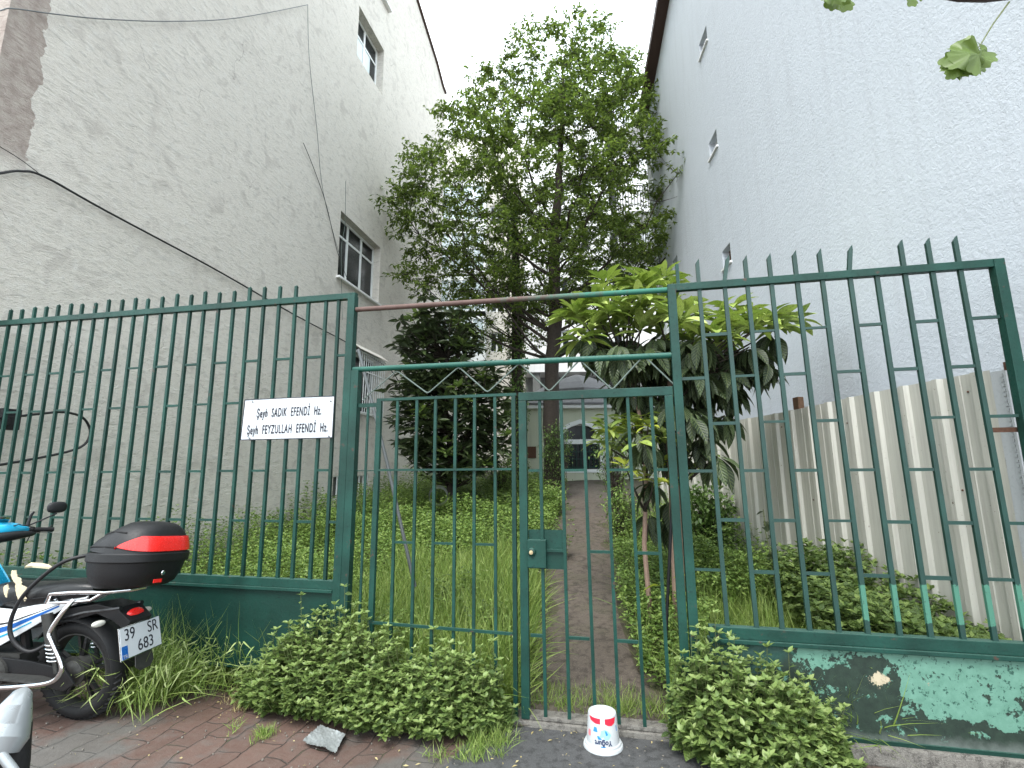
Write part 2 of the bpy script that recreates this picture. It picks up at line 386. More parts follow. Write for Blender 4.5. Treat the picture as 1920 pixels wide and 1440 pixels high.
def m_peel():
    m = Mat('peeling_green_paint'); v = m.coord(); X, Y, Z = m.sep(v)[0], m.sep(v)[1], m.sep(v)[2]
    n = m.noise(v, 4.2, 7, .62, .15); nf = m.noise(v, 22, 6, .7); fine = m.noise(v, 90, 4, .7)
    n2 = m.noise(v, 2.0, 5, .5)
    mint = m.mix(m.ramp(nf, [(.3, 0), (.7, 1)]), (.075, .185, .135), (.115, .25, .19))
    dark = m.mix(m.ramp(nf, [(.35, 0), (.65, 1)]), (.004, .014, .009), (.014, .032, .02))
    # field: mint near the top right, dark lower
    h = m.math('ADD', m.math('MULTIPLY', m.math('SUBTRACT', n, .5), 1.7), m.math('MULTIPLY', m.math('SUBTRACT', m.math('ADD', Z, m.math('MULTIPLY', X, .09)), .66), 1.5))
    h = m.math('ADD', h, m.math('MULTIPLY', m.math('SUBTRACT', m.noise(v, 13, 7, .75), .5), .9))
    def blob_(px, py, r, amt):
        s_, z_ = F(px, py); dx = m.math('ABSOLUTE', m.math('SUBTRACT', X, s_)); dz = m.math('ABSOLUTE', m.math('SUBTRACT', Z, z_)); dd = m.math('POWER', m.math('ADD', m.math('MULTIPLY', dx, dx), m.math('MULTIPLY', m.math('MULTIPLY', dz, dz), 1.4)), .5)
        return m.math('MULTIPLY', m.ramp(m.math('DIVIDE', dd, r), [(.35, 1), (1.0, 0)]), amt)
    for B_ in ((1765, 1285, .22, .75), (1735, 1335, .10, .5), (1805, 1335, .10, .45), (1880, 1345, .13, .6), (1575, 1370, .10, .45), (1690, 1345, .07, .4), (1560, 1225, .12, .4), (1850, 1225, .2, .25), (1625, 1275, .17, -.75), (1560, 1300, .14, -.6), (1800, 1385, .1, -.5), (1540, 1265, .06, -.3), (1690, 1395, .2, -.4)): h = m.math('ADD', h, blob_(*B_))
    f = m.ramp(m.math('ADD', h, .5), [(.49, 0), (.505, 1)])
    isl = m.math('MULTIPLY', m.ramp(m.noise(v, 9.5, 7, .72, .3), [(.575, 0), (.585, 1)]), m.ramp(Z, [(.12, 0), (.16, 1)])); hole = m.ramp(m.noise(v, 7.3, 7, .75, .2), [(.60, 0), (.61, 1)])
    f = m.math('MAXIMUM', m.math('MULTIPLY', f, m.math('SUBTRACT', 1.0, hole)), isl)
    c = m.mix(f, dark, mint)
    c = m.mix(m.math('MULTIPLY', f, m.ramp(m.noise(v, 34, 5, .7), [(.58, 0), (.62, 1)])), c, (.012, .06, .042))
    # smooth dark green paint on the left part, blotchy edge running diagonally
    d = m.math('SUBTRACT', m.math('ADD', X, m.math('MULTIPLY', m.math('SUBTRACT', n2, .5), .25)), m.math('MULTIPLY', Z, -.15))
    e = m.math('SUBTRACT', m.math('ADD', d, m.math('MULTIPLY', m.math('SUBTRACT', Z, .45), -.9)), 0.0)
    left = m.ramp(m.math('DIVIDE', e, 4.0), [(.385, 1), (.40, 0)])
    gp = m.mix(m.ramp(n, [(.4, 0), (.65, 1)]), (.006, .045, .034), (.03, .075, .064))
    gp = m.mix(m.ramp(fine, [(.5, 0), (.75, .5)]), gp, (.06, .11, .10))
    c = m.mix(left, c, gp)
    # grey plaster at the bottom
    b = m.math('ADD', Z, m.math('MULTIPLY', m.math('SUBTRACT', m.noise(v, 6, 6, .7), .5), .14))
    c = m.mix(m.ramp(b, [(.10, .95), (.17, 0)]), c, m.mix(nf, (.05, .065, .058), (.17, .195, .18)))
    # bare patches
    px = m.math('ABSOLUTE', m.math('SUBTRACT', X, 2.035)); pz = m.math('ABSOLUTE', m.math('SUBTRACT', Z, .425))
    r = m.math('ADD', m.math('ADD', px, m.math('MULTIPLY', pz, 1.2)), m.math('MULTIPLY', m.math('SUBTRACT', nf, .5), .16))
    c = m.mix(m.ramp(r, [(.052, 1), (.058, 0)]), c, (.42, .36, .25))
    c = m.mix(m.ramp(m.noise(v, 13, 4, .6), [(.70, 0), (.715, 1)]), c, (.35, .2, .13))
    m.color(c); m.rough(.62); m.bump(m.math('ADD', m.math('MULTIPLY', f, .7), m.math('MULTIPLY', nf, .35)), .7, .006); return m.m
M['peel'] = m_peel()
def m_pavers():
    m = Mat('brown_concrete_pavers'); tc = m.n('ShaderNodeTexCoord'); mp = m.n('ShaderNodeMapping'); mp.inputs['Rotation'].default_value = (0, 0, -FROT)
    m.link(tc.outputs['Object'], mp.inputs['Vector']); v = mp.outputs[0]
    nz = m.n('ShaderNodeTexNoise'); nz.inputs['Scale'].default_value = 2.5; nz.inputs['Detail'].default_value = 3; m.link(v, nz.inputs['Vector'])
    ad = m.n('ShaderNodeMixRGB'); ad.blend_type = 'ADD'; ad.inputs[0].default_value = .18; m.link(v, ad.inputs[1]); m.link(nz.outputs['Color'], ad.inputs[2])
    mp2 = m.n('ShaderNodeMapping'); mp2.inputs['Rotation'].default_value = (0, 0, math.radians(90)); m.link(ad.outputs[0], mp2.inputs['Vector'])
    br = m.n('ShaderNodeTexBrick'); m.link(mp2.outputs[0], br.inputs['Vector']); br.inputs['Scale'].default_value = 1.0
    br.inputs['Brick Width'].default_value = .30; br.inputs['Row Height'].default_value = .165; br.inputs['Mortar Size'].default_value = .006; br.inputs['Mortar Smooth'].default_value = .6
    br.inputs['Color1'].default_value = (.082, .044, .034, 1); br.inputs['Color2'].default_value = (.112, .064, .050, 1); br.inputs['Mortar'].default_value = (.030, .021, .017, 1)
    n1 = m.noise(v, 1.3, 5, .6); n2 = m.noise(v, 16, 6, .7); n3 = m.noise(v, 120, 4, .7)
    c = m.mix(m.ramp(n2, [(.35, 0), (.7, .7)]), br.outputs['Color'], (.12, .085, .07))
    c = m.mix(m.ramp(n1, [(.50, 0), (.60, .9)]), c, m.mix(n2, (.055, .055, .05), (.13, .125, .115)))
    c = m.mix(m.ramp(n3, [(.72, 0), (.76, .8)]), c, (.22, .2, .18))
    c = m.mix(m.math('MULTIPLY', m.ramp(m.noise(v, 5, 5), [(.55, 0), (.7, .6)]), br.outputs['Fac']), c, (.05, .08, .015))
    c = m.mix(m.ramp(m.noise(v, .9, 3), [(.45, 0), (.7, .5)]), c, (.06, .045, .035))
    m.color(c); m.rough(m.ramp(n1, [(.3, .5), (.6, .85)]))
    m.bump(m.math('ADD', m.math('MULTIPLY', br.outputs['Fac'], -1.3), m.math('ADD', m.math('MULTIPLY', n2, .7), m.math('MULTIPLY', n3, .25))), .9, .012); return m.m
M['pavers'] = m_pavers()
def m_ground(name, a, b, dark, sc=1.0, speck=(.45, .42, .37), sp=.71, bumpd=.012, moss=0.0):
    m = Mat(name); v = m.coord(); n1 = m.noise(v, 1.1 * sc, 5, .6); n2 = m.noise(v, 12 * sc, 6, .68); n3 = m.noise(v, 85 * sc, 4, .75); n4 = m.noise(v, 220, 2)
    c = m.mix(n1, a, b); c = m.mix(m.ramp(n2, [(.4, .8), (.52, 0)]), c, dark); c = m.mix(m.ramp(n3, [(.5, 0), (.8, .9)]), c, tuple(x * 1.9 for x in b))
    c = m.mix(m.ramp(m.noise(v, 130 * sc, 3, .7), [(sp, 0), (sp + .03, .9)]), c, speck)
    if moss: c = m.mix(m.math('MULTIPLY', m.ramp(m.noise(v, 2.3, 5), [(.5, 0), (.65, 1)]), moss), c, (.05, .07, .015))
    m.color(c); m.rough(m.ramp(n1, [(.35, .6), (.65, .9)])); m.bump(m.math('ADD', m.math('ADD', n2, m.math('MULTIPLY', n3, .5)), m.math('MULTIPLY', n4, .2)), .9, bumpd); return m.m
M['asphalt'] = m_ground('worn_asphalt', (.045, .046, .048), (.07, .07, .07), (.02, .02, .02), 1.5, (.5, .48, .44), .70)
M['path'] = m_ground('trodden_earth_and_concrete', (.068, .053, .041), (.105, .085, .068), (.028, .021, .016), 1.0, (.45, .42, .37), .73, moss=.15)
M['soil'] = m_ground('garden_soil', (.05, .042, .025), (.07, .06, .035), (.02, .018, .01), 1.0, moss=.6)
M['threshold'] = m_ground('grey_concrete', (.13, .12, .105), (.2, .19, .17), (.05, .045, .04), 2.0)

M['lf_weed'] = leaf_mat('weed_leaf', [(.042, .08, .02), (.085, .14, .034), (.14, .21, .052), (.21, .285, .08)], .3, .42, veins=5)
M['lf_weed_tip'] = leaf_mat('weed_tip_leaf', [(.14, .21, .06), (.21, .29, .09), (.28, .35, .13)], .35, .4)
M['lf_ground'] = leaf_mat('ground_cover_leaf', [(.065, .115, .026), (.12, .20, .042), (.19, .285, .065), (.27, .36, .10)], .3, .45)
M['lf_grass'] = leaf_mat('grass_blade', [(.10, .17, .03), (.17, .26, .05), (.25, .335, .08), (.34, .41, .13)], .35, .4)
M['lf_barley'] = leaf_mat('barley_head', [(.24, .34, .09), (.36, .44, .16), (.44, .49, .24)], .3, .6)
M['lf_straw'] = leaf_mat('dry_straw', [(.35, .28, .12), (.45, .38, .2)], .2, .6)
M['lf_tree'] = leaf_mat('tree_leaf', [(.048, .078, .014), (.09, .138, .022), (.15, .21, .036), (.22, .29, .06)], .45, .38)
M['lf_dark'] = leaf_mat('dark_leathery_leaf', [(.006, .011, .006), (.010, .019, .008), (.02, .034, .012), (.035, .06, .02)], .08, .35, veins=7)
M['lf_ivy'] = leaf_mat('ivy_leaf', [(.045, .085, .02), (.09, .16, .035), (.15, .235, .055)], .2, .4)
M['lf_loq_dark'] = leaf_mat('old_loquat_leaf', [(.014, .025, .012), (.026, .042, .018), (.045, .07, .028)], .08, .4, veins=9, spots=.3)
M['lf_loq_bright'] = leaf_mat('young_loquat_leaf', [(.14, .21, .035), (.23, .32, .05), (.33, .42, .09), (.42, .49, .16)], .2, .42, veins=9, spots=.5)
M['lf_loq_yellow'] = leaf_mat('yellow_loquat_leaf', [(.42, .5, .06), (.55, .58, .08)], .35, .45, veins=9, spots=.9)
M['lf_fig'] = leaf_mat('broad_lobed_leaf', [(.08, .13, .03), (.16, .23, .05), (.24, .31, .1)], .35, .4)

# ------------------------------------------------------------------ ground
def grid_mesh(name, x0, x1, y0, y1, nx, ny, zf, mat, kind=None):
    xs = np.linspace(x0, x1, nx); ys = np.linspace(y0, y1, ny); X, Y = np.meshgrid(xs, ys); Z = zf(X, Y)
    V = np.stack([X.ravel(), Y.ravel(), Z.ravel()], 1); i = np.arange(nx - 1)[None] + (np.arange(ny - 1) * nx)[:, None]; i = i.ravel()
    o = np_mesh(name, V, np.stack([i, i + 1, i + nx + 1, i + nx], 1), mat, smooth=True)
    if kind: o['kind'] = kind
    return o
tag(MB().add([(-400, -400, 0), (400, -400, 0), (400, 400, 0), (-400, 400, 0)], [(0, 1, 2, 3)]).build('pavement', M['pavers']), 'brown paved sidewalk in front of the gate', kind='structure')
# asphalt apron in front of the gate
ap = [F_ for F_ in [(-.16, -.02), (-.20, -.13), (-.30, -.25), (-.33, -.5), (-.5, -.9), (-.55, -1.6), (1.9, -1.6), (1.75, -.8), (1.6, -.45), (1.35, -.15), (1.2, -.02)]]
apw = [tuple(FW(s, o, 0)[:2]) for s, o in ap]
tag(MB().prismz(apw, -.01, .008).build('asphalt_apron', M['asphalt']), 'dark worn asphalt patch below the gate', kind='structure')
# garden soil: a sloping sheet laid in the fence frame
def soil():
    ss = np.linspace(-5.6, 6.0, 60); oo = np.concatenate([np.linspace(.06, 3, 25), np.linspace(3.3, 46, 50)])
    S, O = np.meshgrid(ss, oo); P = G[None, None] + fd * S[..., None] + fn * O[..., None]
    Z = .012 + np.maximum(0, O - .15) * .108; Z = np.where(O > 14, .012 + (14 - .15) * .108, Z)
    Z += .02 * np.sin(S * 3.1 + O * 1.3) * np.clip(O - .3, 0, 1) * (0.6)
    V = np.stack([P[..., 0].ravel(), P[..., 1].ravel(), Z.ravel()], 1)
    nx, ny = 60, len(oo); i = (np.arange(nx - 1)[None] + (np.arange(ny - 1) * nx)[:, None]).ravel()
    o = np_mesh('garden_soil', V, np.stack([i, i + 1, i + nx + 1, i + nx], 1), M['soil'], smooth=True)
    tag(o, 'dark garden soil under the weeds', kind='structure')
soil()
# path edges in world
PATH = [((0.02, 3.52), (1.06, 3.30)), ((.10, 4.1), (.93, 4.05)), ((.22, 5.2), (1.03, 5.2)), ((.45, 7.0), (1.33, 7.0)), ((.85, 9.5), (1.86, 9.5)), ((1.25, 12.0), (2.25, 12.0)), ((1.6, 15.2), (2.75, 15.2))]
def path_x(y):
    ys = [p[0][1] for p in PATH]; return np.interp(y, ys, [p[0][0] for p in PATH]), np.interp(y, ys, [p[1][0] for p in PATH])
def build_path():
    V = []; ny, nx = 80, 9
    for j in range(ny):
        y = 3.45 + (15.2 - 3.45) * j / (ny - 1); a, b = path_x(y)
        for i in range(nx):
            x = a + (b - a) * i / (nx - 1); yy = max(y, G[1] + .02 - (x - G[0]) * math.tan(-FROT)) if j == 0 else y
            q = (x - G[0]) * fn[0] + (y - G[1]) * fn[1]
            V.append((x, y, ground_z(x, y) + .03 + .012 * math.sin(y * 4.1 + x * 3) * (1 if q > .2 else 0) - .006 * abs(i - 4)))
    V = np.array(V); i = (np.arange(nx - 1)[None] + (np.arange(ny - 1) * nx)[:, None]).ravel()
    tag(np_mesh('garden_path', V, np.stack([i, i + 1, i + nx + 1, i + nx], 1), M['path'], smooth=True), 'narrow earthen garden path leading to the small domed building', kind='structure')
build_path()
m = MB(); m.box((-.14, -.035, 0), (1.12, .14, .04)); tag(m.build('threshold', M['threshold'], loc=tuple(G), rz=FROT, bevel=.006), 'low concrete threshold under the gate', kind='structure')

# ------------------------------------------------------------------ walls with openings
def wall_quads(m, x0, x1, z0, z1, rects, depth, top=None):
    """wall in the plane y=0 (front towards -y) with openings and their reveals"""
    xs = sorted(set([x0, x1] + [r[0] for r in rects] + [r[1] for r in rects])); zs = sorted(set([z0, z1] + [r[2] for r in rects] + [r[3] for r in rects]))
    for i in range(len(xs) - 1):
        for j in range(len(zs) - 1):
            cx, cz = (xs[i] + xs[i + 1]) / 2, (zs[j] + zs[j + 1]) / 2
            if any(r[0] < cx < r[1] and r[2] < cz < r[3] for r in rects): continue
            m.add([(xs[i], 0, zs[j]), (xs[i + 1], 0, zs[j]), (xs[i + 1], 0, zs[j + 1]), (xs[i], 0, zs[j + 1])], [(0, 1, 2, 3)])
    for a, b, c, d in rects:
        m.add([(a, 0, c), (b, 0, c), (b, depth, c), (a, depth, c)], [(0, 1, 2, 3)]); m.add([(a, 0, d), (b, 0, d), (b, depth, d), (a, depth, d)], [(3, 2, 1, 0)])
        m.add([(a, 0, c), (a, 0, d), (a, depth, d), (a, depth, c)], [(3, 2, 1, 0)]); m.add([(b, 0, c), (b, 0, d), (b, depth, d), (b, depth, c)], [(0, 1, 2, 3)])
def raw_build(m, name, mat, parent):
    me = bpy.data.meshes.new(name); me.from_pydata(m.v, [], m.f); me.materials.append(mat)
    o = bpy.data.objects.new(name, me); col.objects.link(o); o.parent = parent; return o
def window(parent, x0, x1, z0, z1, yd, cols=2, rows=1, tr=None, fmat='white_frame', gmat='glass', fw=.06, sill=None, name='window', bar=None, gm2=None):
    m = MB(); w = fw
    m.box((x0, yd - .05, z0), (x0 + w, yd, z1)); m.box((x1 - w, yd - .05, z0), (x1, yd, z1))
    m.box((x0 + w, yd - .05, z0), (x1 - w, yd, z0 + w)); m.box((x0 + w, yd - .05, z1 - w), (x1 - w, yd, z1))
    t = tr if tr else None
    for k in range(1, cols):
        x = x0 + (x1 - x0) * k / cols; m.box((x - w * .6, yd - .047, z0 + w), (x + w * .6, yd, z1 - w))
    if t:
        zz = z0 + (z1 - z0) * t; m.box((x0 + w, yd - .044, zz - w * .45), (x1 - w, yd, zz + w * .45))
    for k in range(1, rows):
        zz = z0 + (z1 - z0) * k / rows; m.box((x0 + w, yd - .042, zz - w * .3), (x1 - w, yd, zz + w * .3))
    fo = m.build(name, M[fmat], parent)
    g = MB(); g.box((x0 + w * .5, yd - .024, z0 + w * .5), (x1 - w * .5, yd - .014, z1 - w * .5)); g.build('pane', M[gmat], fo)
    if gm2:
        g = MB(); g.box((x0 + w, yd - .029, z0 + w), (x0 + (x1 - x0) * gm2[1], yd - .026, z0 + (z1 - z0) * (t or 1) - w * .4)); g.build('lower_pane', M[gm2[0]], fo)
    if sill:
        s_ = MB(); s_.box((x0 - .06, -sill, z0 - .05), (x1 + .06, yd - .055, z0 - .001)); s_.build('sill', M['threshold' if fmat != 'white_frame' else 'white_wall'], fo)
    return fo

# ---- left building
W0 = FW(-5.3, 0, 0); dL = ray(1150, 885); dL[2] = 0; dL /= np.linalg.norm(dL); LROT = math.atan2(dL[1], dL[0])
lb = empty('grey_apartment_building', tuple(W0), LROT)
tag(lb, 'tall building with stained grey rendered side wall left of the garden', 'building')
Lr = [(6.37, 7.80, 11.98, 13.42), (6.06, 8.08, 5.95, 7.55), (6.95, 8.25, 3.02, 4.45), (6.34, 7.96, 1.02, 1.52), (6.0, 7.9, 14.9, 16.1)]
m = MB(); LE = -.28; LX = 12.95
wall_quads(m, LE, LX, -.3, 16.3, Lr, .34)
m.add([(LE, 0, 16.3), (LX, 0, 16.3), (12.66, 0, 16.33), (11.9, 0, 16.75), (9.9, 0, 17.4), (6.4, 0, 18.4), (LE, 0, 18.4)], [(0, 1, 2, 3, 4, 5, 6)])
m.add([(LE, 0, -.3), (LE, 0, 18.4), (LE, 10, 18.4), (LE, 10, -.3)], [(0, 1, 2, 3)]); m.add([(LX, 0, -.3), (LX, 0, 16.3), (LX, 10, 16.3), (LX, 10, -.3)], [(3, 2, 1, 0)])
m.add([(LE, 10, -.3), (LX, 10, -.3), (LX, 10, 16.3), (LE, 10, 16.3)], [(0, 1, 2, 3)])
raw_build(m, 'wall', M['left_wall'], lb)
m = MB(); pts = [(LE, 18.4), (6.4, 18.4), (9.9, 17.4), (11.9, 16.75), (12.66, 16.33), (12.97, 16.30)]
for (a, b), (c, d) in zip(pts, pts[1:]): m.add([(a, -.07, b), (c, -.07, d), (c, 10, d), (a, 10, b), (a, -.07, b + .09), (c, -.07, d + .09), (c, 10, d + .09), (a, 10, b + .09)], [(0, 1, 5, 4), (4, 5, 6, 7), (0, 3, 2, 1), (2, 3, 7, 6), (0, 4, 7, 3), (1, 2, 6, 5)])
m.build('roof', M['eave'], lb)
window(lb, *Lr[0], .26, 2, 1, .66, sill=None, gm2=('glass_light', .75)); window(lb, *Lr[1], .24, 3, 1, .72, sill=.09)  # pale lower pane: light reflection put into its frosted glass colour
window(lb, *Lr[2], .2, 2, 1, None, sill=.03); window(lb, *Lr[4], .2, 2, sill=.12)
gr = MB()                                                          # projecting white window grille with a small sheet canopy
for k in range(13): gr.box((6.95 + k * .108 - .006, -.17, 2.98), (6.95 + k * .108 + .006, -.155, 4.42))
for z in (2.98, 3.12, 3.98, 4.42):
    gr.box((6.93, -.178, z - .012), (8.27, -.150, z + .012))
    for x in (6.94, 8.26): gr.box((x - .010, -.15, z - .010), (x + .010, 0, z + .010))
gr.build('window_grille', M['white_frame'], lb)
m = MB(); m.add([(6.85, -.24, 4.44), (8.35, -.24, 4.44), (8.35, 0, 4.62), (6.85, 0, 4.62), (6.85, -.24, 4.45), (8.35, -.24, 4.45), (8.35, 0, 4.63), (6.85, 0, 4.63)], [(0, 3, 2, 1), (4, 5, 6, 7), (0, 1, 5, 4), (1, 2, 6, 5), (3, 0, 4, 7)]); m.build('canopy', M['cream_wall'], lb)
gr = MB()
for k in range(9): gr.box((6.36 + k * .195 - .012, .02, 1.02), (6.36 + k * .195 + .012, .045, 1.52))
gr.box((6.34, .018, 1.0), (7.96, .05, 1.03)); gr.box((6.34, .018, 1.5), (7.96, .05, 1.53)); gr.build('vent_grate', M['white_frame'], lb)
m = MB(); m.box((6.3, .3, .95), (8.0, .33, 1.6)); m.build('vent_backing', M['dark_wall'], lb)

def WLp(x, y, off=.02):
    nl = np.array([dL[1], -dL[0], 0]); return on_plane(x, y, W0 + nl * off, nl)
def WLl(x, y, off=.02):
    p = WLp(x, y, off) - W0; return (float(p @ dL), -off, float(p[2]))

# ---- right building (local x runs towards the street)
R0 = np.array([3.32, 2.9, 0]); dR = ray(1030, 885); dR[2] = 0; dR /= np.linalg.norm(dR); RROT = math.atan2(-dR[1], -dR[0])
rb = empty('pale_blue_building', tuple(R0), RROT)
tag(rb, 'building with tall pale blue rendered side wall and brown eave right of the garden', 'building')
Rr = [(-5.58, -5.13, 9.50, 9.82), (-5.50, -5.08, 7.28, 7.61), (-5.30, -4.92, 5.03, 5.36), (-8.55, -8.1, 6.1, 6.6)]
m = MB(); wall_quads(m, -10.1, 1.3, -.3, 11.9, Rr, .22)
m.add([(-10.1, 0, 11.9), (1.3, 0, 11.9), (1.3, 0, 14.3), (-7.28, 0, 12.73)], [(0, 1, 2, 3)])
m.add([(-10.1, 0, -.3), (-10.1, 0, 11.9), (-10.1, 9, 11.9), (-10.1, 9, -.3)], [(0, 1, 2, 3)]); m.add([(1.3, 0, -.3), (1.3, 0, 14.3), (1.3, 9, 14.3), (1.3, 9, -.3)], [(3, 2, 1, 0)])
m.add([(-10.1, 9, -.3), (1.3, 9, -.3), (1.3, 9, 11.9), (-10.1, 9, 11.9)], [(0, 1, 2, 3)])
raw_build(m, 'wall', M['right_wall'], rb)
m = MB()
for (a, b), (c, d) in zip([(-10.3, 11.8), (-7.28, 12.70)], [(-7.28, 12.70), (1.3, 14.3)]):
    m.add([(a, -.28, b), (c, -.28, d), (c, 9, d), (a, 9, b), (a, -.28, b + .2), (c, -.28, d + .2), (c, 9, d + .2), (a, 9, b + .2)], [(0, 1, 5, 4), (4, 5, 6, 7), (0, 3, 2, 1), (2, 3, 7, 6), (0, 4, 7, 3), (1, 2, 6, 5)])
m.build('eave', M['eave'], rb)
for i, r in enumerate(Rr):
    w = window(rb, *r, .17, 1, 1, None, fmat='white_frame' if i != 2 else 'wood', gmat='glass' if i != 3 else 'glass_light', fw=.035)
    s_ = MB(); s_.box((r[0] - .03, -.035, r[2] - .035), (r[1] + .03, .1, r[2] - .001)); s_.build('sill', M['white_wall'], w)
m = MB(); m.tube([(-9.95, -.10, 11.75), (-9.93, -.10, 8.0), (-9.93, -.10, .8)], .055, 10)
for z in (2.5, 5, 7.5, 10): m.box((-10.0, -.12, z), (-9.86, 0, z + .04))
m.build('drainpipe', M['white_frame'], rb, smooth=True)
m = MB(); m.tube([(-9.2, -.06, 6.8), (-9.2, -.06, .8)], .045, 8); m.tube([(-9.5, -.05, 6.8), (-9.5, -.05, .8)], .03, 8); m.build('service_pipe', M['white_frame'], rb, smooth=True)

# ------------------------------------------------------------------ white apartment buildings behind
def facade_building(name, label, loc, rz, W, H, depth, rects, wm, win=None):
    b = empty(name, loc, rz); tag(b, label, 'building'); m = MB(); wall_quads(m, 0, W, 0, H, rects, .25)
    m.add([(0, 0, 0), (0, 0, H), (0, depth, H), (0, depth, 0)], [(0, 1, 2, 3)]); m.add([(W, 0, 0), (W, 0, H), (W, depth, H), (W, depth, 0)], [(3, 2, 1, 0)])
    m.add([(0, 0, H), (W, 0, H), (W, depth, H), (0, depth, H)], [(0, 1, 2, 3)]); raw_build(m, 'wall', M[wm], b)
    for r in rects: window(b, *r, .18, 2, 1, .62, gmat='glass', fw=.07)
    return b
BY = 22.0
xL = at_y(820, 640, BY)[0]; xM = at_y(985, 640, BY)[0]
zb = lambda py: float(at_y(930, py, BY)[2])
rects = []
for py0, py1 in ((622, 655), (548, 580), (470, 500), (385, 415)):
    z0, z1 = zb(py1 + 5), zb(py0)
    rects.append((at_y(918, 640, BY)[0] - xL + 1.2, at_y(945, 640, BY)[0] - xL + 1.2, z0, z1))
lbk = facade_building('cream_apartment_building', 'cream apartment block with glazed bay windows far behind the tree', (xL - 1.2, BY, 0.0), 0, xM - xL + 1.2, zb(255), 8, rects, 'cream_wall')
# bay windows: glazed boxes projecting from the cream facade
for i, (py0, py1) in enumerate(((605, 672), (540, 596), (455, 520), (370, 430))):
    z0, z1 = zb(py1), zb(py0); x0, x1 = 1.2 + .1, 1.2 + at_y(912, 640, BY)[0] - xL
    m = MB(); m.box((x0, -1.0, z0 - .35), (x1, -.001, z0)); m.box((x0, -1.0, z1), (x1, -.001, z1 + .28))
    for k in range(5):
        x = x0 + .04 + (x1 - x0 - .08) * k / 4; m.box((x - .04, -.985, z0), (x + .04, -.905, z1))
    for y in (-.5, -.08): m.box((x1 - .085, y - .035, z0), (x1 - .005, y + .035, z1))
    m.box((x0 + .08, -.975, (z0 + z1) / 2 + .1), (x1 - .08, -.915, (z0 + z1) / 2 + .17)); bay = m.build('bay_window', M['white_frame'], lbk)
    g = MB(); g.box((x0 + .05, -.94, z0), (x1 - .05, -.93, z1)); g.box((x1 - .06, -.93, z0), (x1 - .05, -.01, z1)); g.build('pane', M['glass_light'], bay)
    c = MB(); c.box((x0 + .1, -.80, z0), (x1 - .12, -.78, z1)); c.build('curtain', M['curtain'], bay)
BY2 = 20.0; z2 = lambda py: float(at_y(1100, py, BY2)[2]); xs2 = lambda px, py=640: float(at_y(px, py, BY2)[0])
x0b = xs2(985); rects = []
for py0, py1 in ((618, 664), (520, 560), (430, 470), (340, 385), (262, 300)):
    for px0, px1 in ((1052, 1071), (1093, 1116), (1150, 1172)):
        rects.append((xs2(px0) - x0b, xs2(px1) - x0b, z2(py1), z2(py0)))
wbk = empty('white_apartment_building', (x0b, BY2, 0), 0); tag(wbk, 'white multi storey block with rounded railed balconies behind the tree', 'building')
m = MB(); Wd = xs2(1268) - x0b + 1.5; zlo = z2(697)
wall_quads(m, 0, Wd, zlo, z2(235), rects, .25)
m.add([(0, 0, zlo), (0, 0, z2(235)), (0, 8, z2(235)), (0, 8, zlo)], [(0, 1, 2, 3)]); m.add([(0, 0, zlo), (Wd, 0, zlo), (Wd, 8, zlo), (0, 8, zlo)], [(3, 2, 1, 0)])
m.add([(0, 0, z2(235)), (Wd, 0, z2(235)), (Wd, 8, z2(235)), (0, 8, z2(235))], [(0, 1, 2, 3)])
raw_build(m, 'wall', M['white_wall'], wbk)
for r in rects: window(wbk, *r, .18, 1, 1, None, fw=.09)
m = MB(); m.box((0.02, 1.2, 0), (Wd - .02, 1.4, zlo - .002)); m.box((0.3, .1, 0), (.6, .4, zlo - .002)); m.box((Wd * .6, .1, 0), (Wd * .6 + .3, .4, zlo - .002)); m.build('ground_storey', M['dark_wall'], wbk)
for py in (250, 400, 480):                                          # rounded balconies
    zc = z2(py + 8); cx = xs2(1187, py) - x0b; R = .95
    m = MB(); arc = [(cx + R * math.cos(a), -R * .9 * math.sin(a)) for a in np.linspace(0, math.pi, 17)]
    m.prismz([(x, y - .001) for x, y in arc], zc - .16, zc); bal = m.build('balcony', M['white_wall'], wbk)
    r = MB(); r.tube([(x, y * .96 - .003, zc + 1.0) for x, y in arc], .03, 6); r.tube([(x, y * .96 - .003, zc + .12) for x, y in arc], .02, 6)
    for x, y in [(cx + R * math.cos(a), -R * .9 * math.sin(a)) for a in np.linspace(0, math.pi, 25)]: r.bar((x, y * .96 - .003, zc), (x, y * .96 - .003, zc + 1.0), .03)
    r.build('balcony_railing', M['black_paint'], bal)
m = MB(); m.box((xs2(1205, 240) - x0b, -.6, z2(262)), (xs2(1222, 240) - x0b, -.001, z2(243))); m.build('awning', plain('turquoise_awning', (.03, .5, .5), .5), wbk)
for i in range(4):
    m = MB(); m.tube([(Wd - 2.1 + i * .33, -.07, zlo), (Wd - 2.1 + i * .33, -.07, z2(400))], .05, 8); m.build('drainpipe', M['white_frame'], wbk, smooth=True)

# ------------------------------------------------------------------ small domed tomb building at the end of the path
MY = 15.4; mx = lambda px, py=840: float(at_y(px, py, MY)[0]); mz = lambda py, px=1090: float(at_y(px, py, MY)[2])
tx0 = mx(962); tw = mx(1290) - tx0
tomb = empty('small_domed_building', (tx0, MY, 1.2), 0); tag(tomb, 'small pale green building with pointed arch window at the end of the path', 'building')
zo = 1.2; ax = mx(1089) - tx0; aw = (mx(1125) - mx(1054)) / 2; az0 = mz(880) - zo; azs = mz(828) - zo; azt = mz(797) - zo; ze = mz(767) - zo
def arch(w, z0, zs, zt, n=8):
    p = [(-w, z0), (-w, zs)]
    for i in range(1, n): t = i / n; p.append((-w * math.cos(t * math.pi / 2) ** .8, zs + (zt - zs) * (math.sin(t * math.pi / 2) ** 1.15)))
    p.append((0, zt + .05)); q = [(-x, z) for x, z in p[:-1]][::-1]; return [(x + ax, z) for x, z in p + q]
